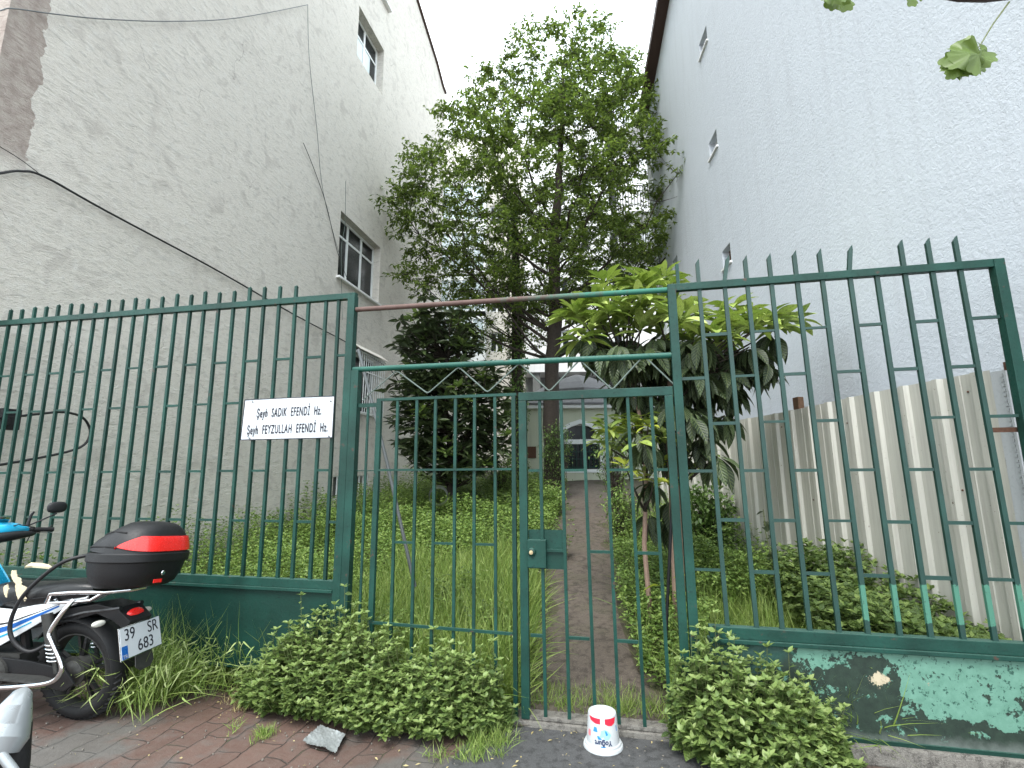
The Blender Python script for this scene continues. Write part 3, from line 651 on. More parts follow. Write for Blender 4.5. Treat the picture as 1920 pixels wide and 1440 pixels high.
inner = arch(aw, az0, azs, azt)
m = MB()                                                            # wall with an arched opening: fan of quads round it
nI = len(inner); top = ze
left = [(x, z) for x, z in inner[:nI // 2 + 1]]; right = [(x, z) for x, z in inner[nI // 2:]]
for seq, xe in ((left, 0.0), (right[::-1], tw)):
    for (a, b), (c, d) in zip(seq, seq[1:]): m.add([(xe, 0, b), (a, 0, b), (c, 0, d), (xe, 0, d)], [(0, 1, 2, 3)])
m.add([(0, 0, -.4), (tw, 0, -.4), (tw, 0, az0), (0, 0, az0)], [(0, 1, 2, 3)]); m.add([(0, 0, azt + .05), (tw, 0, azt + .05), (tw, 0, top), (0, 0, top)], [(0, 1, 2, 3)])
for (a, b), (c, d) in zip(inner, inner[1:] + inner[:1]): m.add([(a, 0, b), (c, 0, d), (c, .25, d), (a, .25, b)], [(0, 1, 2, 3)])
m.add([(0, 0, -.4), (0, 0, top), (0, 4, top), (0, 4, -.4)], [(0, 1, 2, 3)]); m.add([(tw, 0, -.4), (tw, 0, top), (tw, 4, top), (tw, 4, -.4)], [(3, 2, 1, 0)])
raw_build(m, 'wall', M['pale_green'], tomb)
m = MB(); m.box((-.25, -.3, top + .003), (tw + .25, 4.3, top + .1)); m.build('eaves_slab', M['white_wall'], tomb)
m = MB(); m.box((-.3, -.36, top + .102), (tw + .3, 4.36, top + .16))
zp = mz(711) - zo + .55; cxr = mx(1102) - tx0
m.add([(-.3, -.36, top + .16), (tw + .3, -.36, top + .16), (tw + .3, 4.36, top + .16), (-.3, 4.36, top + .16), (.55, .75, top + .66), (tw - .55, .75, top + .66), (tw - .55, 3.4, top + .66), (.55, 3.4, top + .66)], [(0, 1, 5, 4), (1, 2, 6, 5), (2, 3, 7, 6), (3, 0, 4, 7), (4, 5, 6, 7)])
m.build('roof', M['slate'], tomb)
m = MB(); m.lathe([(1.75, 0), (1.72, .12), (1.2, .42), (.6, .68), (.1, .84), (.01, .86)], 8, (cxr, 2.1, top + .64)); m.build('dome', M['slate'], tomb)
fr = MB(); outer = arch(aw + .12, az0 - .1, azs + .02, azt + .13)
n_ = len(inner)
for i in range(n_):
    j = (i + 1) % n_; (a, b), (c, d) = inner[i], inner[j]; (e, f), (g, h) = outer[i], outer[j]
    fr.add([(a, -.03, b), (c, -.03, d), (g, -.03, h), (e, -.03, f), (a, .02, b), (c, .02, d), (g, .02, h), (e, .02, f)], [(0, 1, 2, 3), (0, 4, 5, 1), (3, 2, 6, 7)])
fr.box((ax - aw + .001, .02, azs - .07), (ax + aw - .001, .14, azs + .07)); aw_o = fr.build('arched_window', M['white_frame'], tomb)
g = MB(); g.box((ax - aw + .01, .16, az0 + .01), (ax + aw - .01, .18, azt)); g.build('pane', M['glass'], aw_o)
g = MB()
for k in range(9): x = ax - aw + .06 + (2 * aw - .12) * k / 8; g.box((x - .012, .05, az0), (x + .012, .07, azs - .07))
for z in (az0 + .05, az0 + .3, az0 + .52): g.box((ax - aw, .048, z), (ax + aw, .072, z + .03))
g.build('window_bars', M['green_dark'], aw_o)
m = MB(); m.tube([(.18, -.08, -.3), (.18, -.08, top)], .05, 8); m.build('drainpipe', M['white_frame'], tomb, smooth=True)
m = MB(); m.box((ax - 1.7, -.04, az0 + .35), (ax - 1.38, -.001, az0 + .7)); m.build('meter_box', M['rust'], tomb)

# ------------------------------------------------------------------ fence
def bars(parent, items, name, mat, w=.024, d=.022):
    for p0, p1, *rest in items:
        mt = rest[0] if rest else mat; m = MB(); m.bar(p0, p1, w, d); m.build(name, M[mt] if isinstance(mt, str) else mt, parent)

fl = empty('fence_panel', tuple(G), FROT); tag(fl, 'green metal bar fence panel left of the gate carrying the white sign', 'fence', 'green bar fence panels')
Lx0, Lx1 = -5.28, -1.40; topz = lambda s: 2.985 + (s + 1.34) * -.012; botz = .815
m = MB(); m.bar((Lx0, 0, topz(Lx0)), (Lx1 + .06, 0, topz(Lx1)), .045, .05, side=(0, 1, 0)); m.build('top_rail', M['green'], fl, bevel=.003)
m = MB(); m.box((Lx0, -.025, .765), (Lx1 - .002, .025, .825)); m.box((Lx0, -.035, .742), (Lx1 - .002, -.005, .764)); m.build('bottom_rail', M['green'], fl, bevel=.003)
m = MB(); m.box((Lx1, -.03, 0), (Lx1 + .062, .03, 2.985)); m.build('post', M['green'], fl, bevel=.003)
m = MB(); m.box((Lx0, -.004, .2), (-1.405, .004, .74)); m.box((Lx0, -.014, .19), (-1.405, -.0045, .205)); m.box((-1.425, -.014, .206), (-1.405, -.0045, .74)); m.build('sheet_panel', M['green_dark'], fl)
tipx = [18, 40, 63, 84.5, 107, 131, 153, 177, 203, 227, 252.5, 276, 303, 330, 356, 382.5, 409.5, 437.5, 466.5, 495, 523.5, 554]
Ls = [F(x, 602 - x * .064)[0] for x in tipx]
Ls = [Ls[0] - .147] + Ls + [-1.763, -1.61, -1.492]
for i, s in enumerate(Ls):
    tall = 0 < i <= 22; lean = rng.normal(0, .004)
    zt = topz(s) + (rng.uniform(.12, .145) if tall else -.02)
    m = MB(); m.bar((s + .012 + rng.normal(0, .003), 0, .82), (s + lean, 0, zt), .023, .023)
    if tall: m.add([(s + lean - .0115, -.0115, zt), (s + lean + .0115, -.0115, zt), (s + lean + .0115, .0115, zt), (s + lean - .0115, .0115, zt), (s + lean + .004, 0, zt + .014)], [(0, 1, 4), (1, 2, 4), (2, 3, 4), (3, 0, 4)])
    m.build('bar', M['green'] if i % 5 else M['green_dark'], fl)
rows = [(2.505, 0), (2.16, 1), (1.615, 1), (1.235, 0)]
for z, par in rows:
    for i in range(1, len(Ls) - 1):
        if i % 2 == (1 - par) % 2 if True else 0:
            a, b = Ls[i], Ls[i + 1]; fa = .012 * (1 - (z - .8) / 2.2)
            m = MB(); m.box((a + fa + .008, -.008, z - .009 + rng.normal(0, .002)), (b + fa - .008, .008, z + .009)); m.build('crossbar', M['green'], fl)
    if par == 0:
        m = MB(); m.box((Ls[-1] + .012, -.008, z - .009), (Lx1 - .002, .008, z + .009)); m.build('crossbar', M['green'], fl)

fr_ = empty('fence_panel', tuple(G), FROT); tag(fr_, 'green metal bar fence panel right of the gate with mint peeling bar feet', 'fence', 'green bar fence panels')
Rx0, Rx1 = 1.088, 2.985; rt = 2.835
m = MB(); m.bar((Rx0 - .02, 0, rt), (Rx1 - .03, 0, rt - .01), .045, .05, side=(0, 1, 0)); m.build('top_rail', M['green'], fr_, bevel=.003)
mr = MB(); mr.box((1.15, -.03, .60), (Rx1 - .06, .03, .665)); mr.box((1.15, -.042, .575), (Rx1 - .06, -.004, .599)); mr.build('bottom_rail', M['green'], fr_, bevel=.004)
m = MB(); m.box((Rx1 - .055, -.03, .1), (Rx1, .03, rt + .012)); m.build('post', M['green'], fr_, bevel=.003)
m = MB(); m.box((Rx0 - .055, -.03, 0), (Rx0, .03, 2.858)); m.build('post', M['green'], fr_, bevel=.003)
def m_barfoot():
    m = Mat('bar_paint_with_mint_feet'); tc = m.n('ShaderNodeTexCoord'); v = tc.outputs['Object']; X, Y, Z = m.sep(v)[0], m.sep(v)[1], m.sep(v)[2]
    n = m.noise(v, 30, 5, .7); base = m.mix(m.ramp(m.noise(v, 4, 4), [(.3, 0), (.7, 1)]), (.005, .028, .022), (.010, .05, .04))
    zz = m.math('ADD', Z, m.math('MULTIPLY', m.math('SUBTRACT', n, .5), .05))
    lim = m.ramp(m.math('DIVIDE', X, 3.0), [(.62, .0), (.64, .93), (.95, .965)])
    f = m.math('LESS_THAN', zz, m.math('ADD', lim, .0)); f = m.math('MULTIPLY', f, m.math('GREATER_THAN', zz, .74))
    c = m.mix(f, base, (.05, .165, .115)); c = m.mix(m.ramp(m.noise(v, 60, 4, .7), [(.62, 0), (.68, .8)]), c, (.02, .04, .03)); m.color(c); m.rough(.5); m.bump(n, .3, .003); return m.m
M['barfoot'] = m_barfoot()
Rs = [1.095 + .01] + [F(x, y)[0] for x, y in [(1310, 532), (1358, 528), (1400, 525), (1445, 522), (1493, 518), (1540, 514), (1592, 510), (1642, 506), (1694, 501), (1745, 497), (1797, 493)]] + [2.93]
for i in range(1, 12):
    s = Rs[i]; off = (.012, .0, .0)[0]; sb = s + .016; tx = 0
    z1 = rt + .16 + rng.uniform(-.01, .015)
    if i == 8: z1 = rt - .02
    if i == 2: tx = .03
    if i == 7: tx = .022
    m = MB(); m.bar((sb, 0, .66), (s, 0, rt - .02 if i in (2, 7) else z1), .025, .022)
    if i in (2, 7): m.bar((s, 0, rt + .01), (s + tx, 0, z1), .024, .022)
    if i != 8:
        c = s + tx; m.add([(c - .012, -.011, z1), (c + .012, -.011, z1), (c + .012, .011, z1), (c - .012, .011, z1), (c + .012, -.011, z1 + .035), (c + .012, .011, z1 + .035)], [(0, 1, 4), (3, 5, 2), (0, 4, 5, 3), (1, 2, 5, 4)])
    m.build('bar', M['barfoot'], fr_)
m = MB(); m.bar((1.108, 0, rt), (1.108, 0, rt + .17), .022, .02); m.build('bar', M['green'], fr_)
for z, par in [(2.49, 1), (2.198, 0), (1.895, 1), (1.592, 0), (1.29, 1), (.985, 0)]:
    for i in range(par, 12, 2):
        if z == 1.895 and i == 7: continue
        a, b = Rs[i], Rs[i + 1]; k = .016 * (1 - (z - .66) / 2.2)
        if i == 11: b = Rx1 - .045 - .012
        if i == 0: a = Rx0 - k - .008
        m = MB(); m.box((a + k + .009, -.008, z - .009 + rng.normal(0, .002)), (b + k - .009, .008, z + .009)); m.build('crossbar', M['barfoot'], fr_)
for (px, py, px2, py2, w) in ((1893, 683, 1990, 690, .05), (1868, 805, 1985, 806, .028)):
    s, z = F(px, py); s2, z2_ = F(px2, py2); m = MB(); m.bar((s + .01, .06, z), (s2, .06, z), w, .012, side=(0, 0, 1)); m.build('wall_bracket', M['rust'], fr_)

# low wall below the right panel
lw = empty('low_wall', tuple(G), FROT); tag(lw, 'low wall with peeling mint and dark green paint under the right fence panel', 'wall')
m = MB(); m.box((1.15, -.012, .1), (3.4, .1, .575)); o = m.build('wall_face', M['peel'], lw)
m = MB(); m.box((1.13, -.05, 0), (3.4, .1, .098)); m.build('plinth', M['threshold'], lw, bevel=.01)
m = MB(); m.box((1.16, -.025, .098), (3.4, -.0125, .118)); m.build('base_strip', M['green_dark'], lw)

# transom above the gate
tr = empty('gate_transom', tuple(G), FROT); tag(tr, 'green pipe transom with zigzag wire between the posts above the gate', 'gate transom')
m = MB(); m.tube([(-1.336, 0, 2.385), (-.15, 0, 2.375), (1.045, 0, 2.362)], .021, 12); m.build('pipe', M['green_pipe'], tr, smooth=True)
zz = [(680, 752), (690, 741), (744, 695), (802, 738), (860, 688), (914, 736), (974, 681), (1030, 734), (1087, 675), (1148, 731), (1207, 667), (1268, 725)]
m = MB(); pts = [(F(x, y)[0], .0, F(x, y)[1]) for x, y in zz]
pp = []
for i, p in enumerate(pts):
    if 0 < i < len(pts) - 1:
        a = Vector(p).lerp(Vector(pts[i - 1]), .07); b = Vector(p).lerp(Vector(pts[i + 1]), .07); pp += [tuple(a), tuple(Vector(p).lerp((a + b) / 2, .5)), tuple(b)]
    else: pp.append(p)
m.tube(pp, .0055, 6); m.build('zigzag_wire', M['wire'], tr, smooth=True)
def m_rustpipe():
    m = Mat('rusty_green_pipe'); tc = m.n('ShaderNodeTexCoord'); v = tc.outputs['Object']; X = m.sep(v)[0]; n = m.noise(v, 18, 6, .7)
    e = m.math('ADD', X, m.math('MULTIPLY', m.math('SUBTRACT', n, .5), 2.0)); f = m.ramp(m.math('ADD', m.math('MULTIPLY', e, .25), .5), [(.46, 0), (.66, 1)])
    c = m.mix(f, m.mix(n, (.045, .02, .015), (.16, .10, .085)), (.02, .13, .09)); m.color(c); m.rough(.75); m.bump(n, .6, .004); return m.m
rp = MB(); rp.tube([(-1.336, 0, 2.872), (-.1, 0, 2.85), (1.05, 0, 2.826)], .0195, 12)
tag(rp.build('rusty_pipe', m_rustpipe(), smooth=True, loc=tuple(G), rz=FROT), 'thin rusty pipe spanning between the tops of the two gate posts', 'pipe')

# fixed gate leaf
gl = empty('gate_leaf', tuple(G), FROT); tag(gl, 'fixed left gate leaf of green bars with full width rails', 'gate', 'green gate leaves')
m = MB(); m.box((-1.337, -.03, 0.05), (-1.275, .03, 2.375)); m.build('hinge_post', M['green'], gl, bevel=.003)
m = MB(); m.box((-1.274, -.012, 2.085), (-1.12, .0, 2.115)); m.box((-1.12, -.014, 2.128), (-.04, .014, 2.148)); m.build('top_rail', M['green'], gl)
m = MB(); m.box((-1.12, -.016, .03), (-1.082, .016, 2.127)); m.build('stile', M['green'], gl, bevel=.002)
m = MB(); m.box((-.075, -.014, .03), (-.047, .014, 2.127)); m.build('stile', M['green_dark'], gl)
m = MB(); m.bar((-1.19, 0, .3), (-1.195, 0, 2.084), .017, .012); m.build('bar', M['green'], gl)
Gs = [-.952, -.797, -.65, -.496, -.35, -.198]
for s in Gs:
    m = MB(); m.bar((s + .006 + rng.normal(0, .004), 0, .05), (s, 0, 2.128), .02, .018); m.build('bar', M['green'], gl)
m = MB(); m.box((-1.08, -.022, 1.605), (-.076, -.010, 1.62)); m.box((-1.27, -.006, 1.606), (-1.121, .002, 1.613)); m.build('crossbar', M['green'], gl)
m = MB(); m.bar((-1.08, -.017, .56), (-.076, -.017, .545), .018, .012, side=(0, 0, 1)); m.build('crossbar', M['green'], gl)
for a, b in ((-.952, -.797), (-.65, -.496), (-.35, -.198)):
    m = MB(); m.box((a + .01, -.007, 1.095), (b - .008, .007, 1.111)); m.build('crossbar', M['green'], gl)
m = MB(); m.box((-1.08, -.014, .03), (-.076, .014, .055)); m.build('bottom_rail', M['green'], gl)

# pedestrian gate
pg = empty('gate_leaf', tuple(G), FROT); tag(pg, 'narrow hinged right gate leaf of green bars with lock box', 'gate', 'green gate leaves')
m = MB(); m.box((-.022, -.02, .045), (.032, .02, 2.088)); m.build('stile', M['green'], pg, bevel=.003)
m = MB(); m.box((.972, -.02, .045), (1.024, .02, 2.088)); m.build('stile', M['green'], pg, bevel=.003)
m = MB(); m.box((-.022, -.02, 2.089), (1.026, .02, 2.148)); m.build('top_rail', M['green'], pg, bevel=.003)
m = MB(); m.box((.033, -.016, .045), (.971, .016, .062)); m.build('bottom_rail', M['threshold'], pg)
Ps = [.127, .278, .429, .581, .731, .884]
for s in Ps:
    m = MB(); m.bar((s + .01 + rng.normal(0, .004), 0, .063), (s, 0, 2.088), .021, .018); m.build('bar', M['green'], pg)
for z, prs in ((1.602, [(.033, .127), (.278, .429), (.581, .731), (.884, .971)]), (1.075, [(.127, .278), (.429, .581), (.731, .884)]), (.54, [(.033, .127), (.278, .429), (.581, .731)])):
    for a, b in prs:
        m = MB(); m.box((a + .008, -.008, z - .009), (b - .004, .008, z + .009)); m.build('crossbar', M['green'], pg)
m = MB(); m.box((.034, .010, .955), (.285, .014, 1.207)); lk = m.build('lock_plate', M['green'], pg)
m = MB(); m.box((.034, -.040, .968), (.158, .009, 1.145)); lk2 = m.build('lock_box', M['green'], pg, bevel=.003)
m = MB(); m.lathe([(.001, -.058), (.02, -.057), (.026, -.052), (.028, -.041)], 20, (.065, 0, 1.068), 'y'); m.build('lock_collar', M['green_dark'], lk2, smooth=True)
m = MB(); m.lathe([(.001, -.066), (.013, -.065), (.014, -.058)], 16, (.063, 0, 1.068), 'y'); m.box((.0615, -.068, 1.062), (.0645, -.0662, 1.076)); m.build('lock_cylinder', M['brass'], lk2, smooth=True)

# ------------------------------------------------------------------ sign with lettering
def text_mesh(name, body, size, mat, parent, loc, rot, sx=1.0, shear=0.0, ext=.0006, align='CENTER', bold=0.0, width=None):
    cu = bpy.data.curves.new(name, 'FONT'); cu.body = body; cu.size = size; cu.align_x = align; cu.align_y = 'CENTER'; cu.shear = shear; cu.extrude = ext; cu.offset = bold; cu.space_character = 1.0 if width is None else 1.16
    tmp = bpy.data.objects.new('tmp', cu); col.objects.link(tmp); dg = bpy.context.evaluated_depsgraph_get(); dg.update()
    me = bpy.data.meshes.new_from_object(tmp.evaluated_get(dg)); bpy.data.objects.remove(tmp); me.name = name
    co = np.empty(len(me.vertices) * 3, np.float32); me.vertices.foreach_get('co', co); co = co.reshape(-1, 3); co[:, 0] *= sx if width is None else width / (co[:, 0].max() - co[:, 0].min())
    me.vertices.foreach_set('co', co.ravel()); me.update(); me.materials.clear(); me.materials.append(mat)
    o = bpy.data.objects.new(name, me); col.objects.link(o); o.parent = parent; o.location = loc; o.rotation_euler = rot; return o
sg = MB(); nx = 14; vs = []; S0, S1, Z0, Z1 = -2.276, -1.472, 1.858, 2.182
def bend(s): return -.020 - .004 * math.sin((s - S0) / (S1 - S0) * math.pi)
for side in (0, 1):
    for j in range(2):
        for i in range(nx + 1):
            s = S0 + (S1 - S0) * i / nx; vs.append((s - (.012 if j == 0 and i == 0 else 0), bend(s) + side * .003, (Z0, Z1)[j]))
fs = []; r = nx + 1
for i in range(nx): fs += [(i, i + 1, r + i + 1, r + i), (2 * r + i, 3 * r + i, 3 * r + i + 1, 2 * r + i + 1), (i, 2 * r + i, 2 * r + i + 1, i + 1), (r + i, r + i + 1, 3 * r + i + 1, 3 * r + i)]
fs += [(0, r, 3 * r, 2 * r), (nx, 2 * r + nx, 3 * r + nx, r + nx)]; sg.add(vs, fs)
sgo = empty('name_sign', tuple(G), FROT); tag(sgo, 'white rectangular sign with two lines of black lettering tied to the left fence panel', 'sign')
sg.build('sign_board', M['sign'], sgo)
rot = (math.pi / 2, 0, 0)
text_mesh('lettering', 'Şeyh  SADIK  EFENDİ  Hz.', .098, M['ink'], sgo, (-1.865, -.0268, 2.066), (math.pi / 2, math.radians(-.8), 0), 1, .12, bold=.0012, width=.575)
text_mesh('lettering', 'Şeyh  FEYZULLAH  EFENDİ  Hz.', .098, M['ink'], sgo, (-1.872, -.0268, 1.934), (math.pi / 2, math.radians(-.6), 0), 1, .06, bold=.0012, width=.715)
m = MB(); m.bar((S0 + .005, -.0215, Z1 - .002), (S1, -.0215, Z1 - .001), .006, .006, side=(0, 0, 1)); m.bar((S0 - .01, -.0215, Z0), (S1, -.0215, Z0 + .001), .007, .006, side=(0, 0, 1))
m.bar((S1, -.0215, Z0), (S1, -.0215, Z1), .006, .006); m.bar((S0 - .01, -.0215, Z0), (S0, -.0215, Z1), .005, .006); m.build('edge_strip', M['ink'], sgo)
for s, z in ((-1.50, 2.14), (-2.2, 2.16), (-2.2, 1.87), (-1.5, 1.87)): m = MB(); m.lathe([(.006, -.030), (.006, -.024)], 8, (s, 0, z), 'y'); m.build('screw', M['grey_steel'], sgo)

# ------------------------------------------------------------------ corrugated tin fence along the right wall
tf = empty('corrugated_fence', (3.06, 3.12, 0), math.radians(93.2) + 0.0); tag(tf, 'weathered corrugated tin fence standing along the blue wall', 'fence')
# local x runs away from the street, local +y points to the garden (left)
prof = []; L_ = 6.0; x = 0
while x < L_: prof += [(x, 0), (x + .045, 0), (x + .065, .030), (x + .105, .030), (x + .125, 0), (x + .2, .0), (x + .207, .005), (x + .214, 0)]; x += .285
m = MB(); vs = []; nz = 2
for (x, y) in prof:
    zt = 2.215 + .008 * math.sin(x * 2.1) + .0; zb_ = -.05 + max(0, x - .4) * .1
    vs += [(x, y, zb_), (x, y, zt)]
fs = [(2 * i, 2 * i + 2, 2 * i + 3, 2 * i + 1) for i in range(len(prof) - 1)]
vs2 = [(a, b - .0012, c) for a, b, c in vs]; n0 = len(vs)
m.add(vs + vs2, fs + [tuple(n0 + k for k in q[::-1]) for q in fs]); 
me = m; sheet = raw_build(m, 'corrugated_sheet', M['tin'], tf)
m = MB(); m.box((-.1, -.006, -.05), (-.0, -.002, 2.2)); m.box((-.1, -.0015, -.05), (-.085, .006, 2.2))
for k in range(70): m.box((-.078, -.0015, .02 + k * .031), (-.060, .003, .036 + k * .031))
m.build('edge_profile', M['white_plastic'], tf)
m = MB()
for x in (2.05,): m.bar((x, -.055, .1), (x - .01, -.055, 2.34), .09, .06)
m.build('wooden_post', M['wood'], tf)
m = MB(); m.box((.02, -.05, 1.6), (5.8, -.01, 1.66)); m.box((.02, -.05, .7), (5.8, -.01, .76)); m.build('back_rail', M['wood'], tf)
for x, z in ((.18, 2.1), (.75, 1.98), (.33, 1.45), (1.32, 2.0), (.75, 1.2), (2.3, 2.05), (.2, .9), (1.9, 1.3)): m = MB(); m.lathe([(.007, .0), (.006, .006), (.001, .008)], 8, (x - .02, .001, z), 'y'); m.build('screw', M['rust'], tf)

# ------------------------------------------------------------------ leaning metal pole and pipe end in the garden
p0 = on_plane(672, 655, G + fn * .9, fn); p1 = on_plane(778, 1100, G + fn * 1.0, fn)
p1[2] = max(p1[2], ground_z(p1[0], p1[1]) + .02)
m = MB(); m.tube([p0, tuple((p0 + p1) / 2 + np.array([.015, 0, 0])), p1], .017, 10)
tag(m.build('leaning_pole', M['grey_steel'], smooth=True), 'grey metal pole leaning diagonally behind the left gate leaf', 'pole')
pc = at_y(822, 932, 9.3); rr = .17
m = MB(); m.lathe([(rr, -.25), (rr, .02), (rr - .012, .02), (rr - .014, -.2)], 28, axis='y', cap=False)
po = m.build('white_pipe', M['white_plastic'], smooth=True); po.location = tuple(pc); po.rotation_euler = (math.radians(-12), 0, math.radians(8)); tag(po, 'open end of a white plastic pipe among the weeds behind the gate', 'pipe')

# ------------------------------------------------------------------ vegetation
T_small = leaf_template(2, .18, .10, .8); T_mid = leaf_template(4, .16, .05, .8); T_big = leaf_template(7, .42, .09, 1.15); T_blade = leaf_template(5, .62, .12, .45)

def shoots(base, top, nl, lsize, rngs, tipn=5):
    """leafy stems: returns leaf arrays (pos, dir, len) for the stem and the tip, and stem polylines"""
    N = len(base); P = []; D = []; Ls_ = []; TP = []; TD = []; TL = []
    ax = top - base; H = np.linalg.norm(ax, axis=1)
    for k in range(nl):
        t = .25 + .72 * (k + rngs.random(N) * .6) / nl
        p = base + ax * t[:, None]; a = rngs.random(N) * 6.283 if k % 2 == 0 else a + math.pi + rngs.normal(0, .3, N)
        el = rngs.uniform(-.35, .45, N); d = np.stack([np.cos(a) * np.cos(el), np.sin(a) * np.cos(el), np.sin(el)], 1)
        P.append(p); D.append(d); Ls_.append(lsize * (1.1 - .45 * t) * rngs.uniform(.75, 1.25, N))
    for k in range(tipn):
        a = k * 2.4 + rngs.random(N) * .8; el = rngs.uniform(.25, 1.0, N)
        TP.append(top.copy()); TD.append(np.stack([np.cos(a) * np.cos(el), np.sin(a) * np.cos(el), np.sin(el)], 1)); TL.append(lsize * .62 * rngs.uniform(.7, 1.2, N))
    return (np.concatenate(P), np.concatenate(D), np.concatenate(Ls_)), (np.concatenate(TP), np.concatenate(TD), np.concatenate(TL))
def stems_mesh(base, top, r0):
    m = MB()
    for b, t in zip(base, top):
        mid = (b + t) / 2 + rng.normal(0, .01, 3); m.tube([b, mid, t], [r0, r0 * .8, r0 * .5], 5, cap=False)
    return m
def leaf_obj(name, arr, tmpl, wr, mat, parent=None, smooth=True):
    p, d, l = arr; v, f, u = scatter_leaves(tmpl, p, d, l, l * wr, rng.normal(0, .35, len(p)))
    return np_mesh(name, v, f, mat, parent, uv=u, smooth=smooth)

def weed_bush(label, mound, n, smin, smax, lsize, group='weed bushes in front of the gate'):
    """mound(s)->(height, depth towards the street); a bush growing along the fence foot"""
    ss = rng.uniform(smin, smax, n); hh = []; base = []; top = []
    for s in ss:
        h, dep = mound(s)
        u = rng.random() ** .7; o = -.03 - dep * u
        zt = 1.12 * h * math.sqrt(max(.02, 1 - (u * .97) ** 2)) * rng.uniform(.6, 1.02) * (1.22 if rng.random() < .12 else 1)
        ob = -.03 - dep * u * .55; base.append(FW(s + rng.normal(0, .03), ob, 0.01)); top.append(FW(s + rng.normal(0, .05), o, max(.05, zt)))
    base = np.array(base); top = np.array(top)
    e = empty('weed_bush', tuple(FW((smin + smax) / 2, -.15, 0))); tag(e, label, 'bush', group)
    off = np.array(e.location)
    A, T = shoots(base, top, 11, lsize, rng, 6)
    leaf_obj('foliage', (A[0] - off, A[1], A[2]), T_mid, .64, M['lf_weed'], e)
    leaf_obj('young_leaves', (T[0] - off, T[1], T[2]), T_mid, .5, M['lf_weed_tip'], e)
    stems_mesh(base - off, top - off, .0028).build('stem', M['stem'], e)
    return e
def md_a(s):  # tall part by the left post
    return np.interp(s, [-2.0, -1.8, -1.62, -1.45, -1.25, -1.05, -.85], [.12, .34, .52, .60, .60, .52, .44]), np.interp(s, [-2.0, -1.6, -1.3, -1.1, -.9], [.16, .36, .34, .36, .42])
def md_b(s): return np.interp(s, [-1.0, -.8, -.5, -.25, -.12], [.44, .43, .46, .38, .12]), np.interp(s, [-1.0, -.6, -.25, -.12], [.42, .42, .28, .10])
def md_c(s): return np.interp(s, [.93, 1.05, 1.2, 1.4, 1.55, 1.7, 1.78], [.36, .55, .58, .50, .45, .32, .10]), np.interp(s, [.93, 1.1, 1.4, 1.75], [.16, .42, .46, .2])
weed_bush('tall green leafy weed bush growing against the left gate post', md_a, 520, -1.95, -.9, .062)
weed_bush('lower green leafy weed bush below the fixed gate leaf', md_b, 400, -.98, -.13, .062)
weed_bush('green leafy weed bush below the right gate post and peeling wall', md_c, 400, .93, 1.72, .066)

# tall grass with barley heads by the motorbike
def grass_clump(name, label, pts, hmin, hmax, nb, heads, cat='grass', group=None, spread=.05, lean=(0, -1), mat='lf_grass', w=.007):
    P = []; D = []; Ln = []; HP = []; HD = []; HL = []
    for (s, o) in pts:
        for k in range(nb):
            b = FW(s + rng.normal(0, spread), o + rng.normal(0, spread), .005); a = rng.random() * 6.283; el = rng.uniform(.7, 1.45)
            d = np.array([math.cos(a) * math.cos(el), math.sin(a) * math.cos(el), math.sin(el)]); l = rng.uniform(hmin, hmax)
            P.append(b); D.append(d); Ln.append(l)
            if rng.random() < heads:
                a2 = rng.random() * 6.283; dd = np.array([math.cos(a2) * .9 + lean[0] * .5, math.sin(a2) * .5 + lean[1] * .8, rng.uniform(-.9, .1)])
                HP.append(b + d * l * .8 + np.array([0, 0, -.12 * l])); HD.append(dd / np.linalg.norm(dd)); HL.append(rng.uniform(.08, .13))
    P = np.array(P); e = empty(name, tuple(P.mean(0) * np.array([1, 1, 0]))); off = np.array(e.location)
    tag(e, label, cat, group)
    v, f, u = scatter_leaves(T_blade, P - off, np.array(D), np.array(Ln), np.full(len(P), w), rng.random(len(P)) * 6.28); np_mesh('blades', v, f, M[mat], e, uv=u, smooth=True)
    if HP:
        v, f, u = scatter_leaves(T_blade, np.array(HP) - off, np.array(HD), np.array(HL), np.full(len(HP), .0105), rng.random(len(HP)) * 6.28); np_mesh('seed_heads', v, f, M['lf_barley'], e, uv=u, smooth=True)
    return e
def px_pts(lst, n, z=0.0):
    out = []
    for _ in range(n):
        (x, y), (sx, sy) = lst[rng.integers(len(lst))]; p = at_z(x + rng.normal(0, sx), y + rng.normal(0, sy), z); q = p - G; out.append((float(q @ fd), float(q @ fn)))
    return out
gc = grass_clump('barley_grass', 'tall drooping wild barley grass between the motorbike and the left weed bush', px_pts([((300, 1285), (45, 16)), ((390, 1285), (45, 18)), ((270, 1315), (30, 12)), ((440, 1260), (30, 18)), ((340, 1235), (45, 22)), ((320, 1200), (40, 22))], 130), .26, .62, 17, .8)
g2 = grass_clump('barley_grass', 'darker grass tuft behind the rear wheel of the motorbike', px_pts([((285, 1215), (20, 18)), ((320, 1180), (25, 20))], 60), .3, .66, 16, .25)
grass_clump('grass_tuft', 'low grass tuft in the paver joints left of the foil sheet', px_pts([((490, 1385), (12, 4)), ((440, 1375), (18, 5))], 12), .03, .08, 14, 0, group='small grass tufts on the pavement', spread=.02, w=.004)
grass_clump('grass_tuft', 'dry yellowish grass tuft at the foot of the barley grass', px_pts([((455, 1325), (20, 7))], 14), .04, .11, 16, 0, group='small grass tufts on the pavement', spread=.02, mat='lf_straw', w=.004)
grass_clump('grass_tuft', 'bright grass tuft at the left edge of the asphalt patch', px_pts([((880, 1425), (35, 9)), ((935, 1400), (18, 7)), ((905, 1395), (14, 6))], 34), .04, .12, 16, 0, group='small grass tufts on the pavement', spread=.025, w=.004)
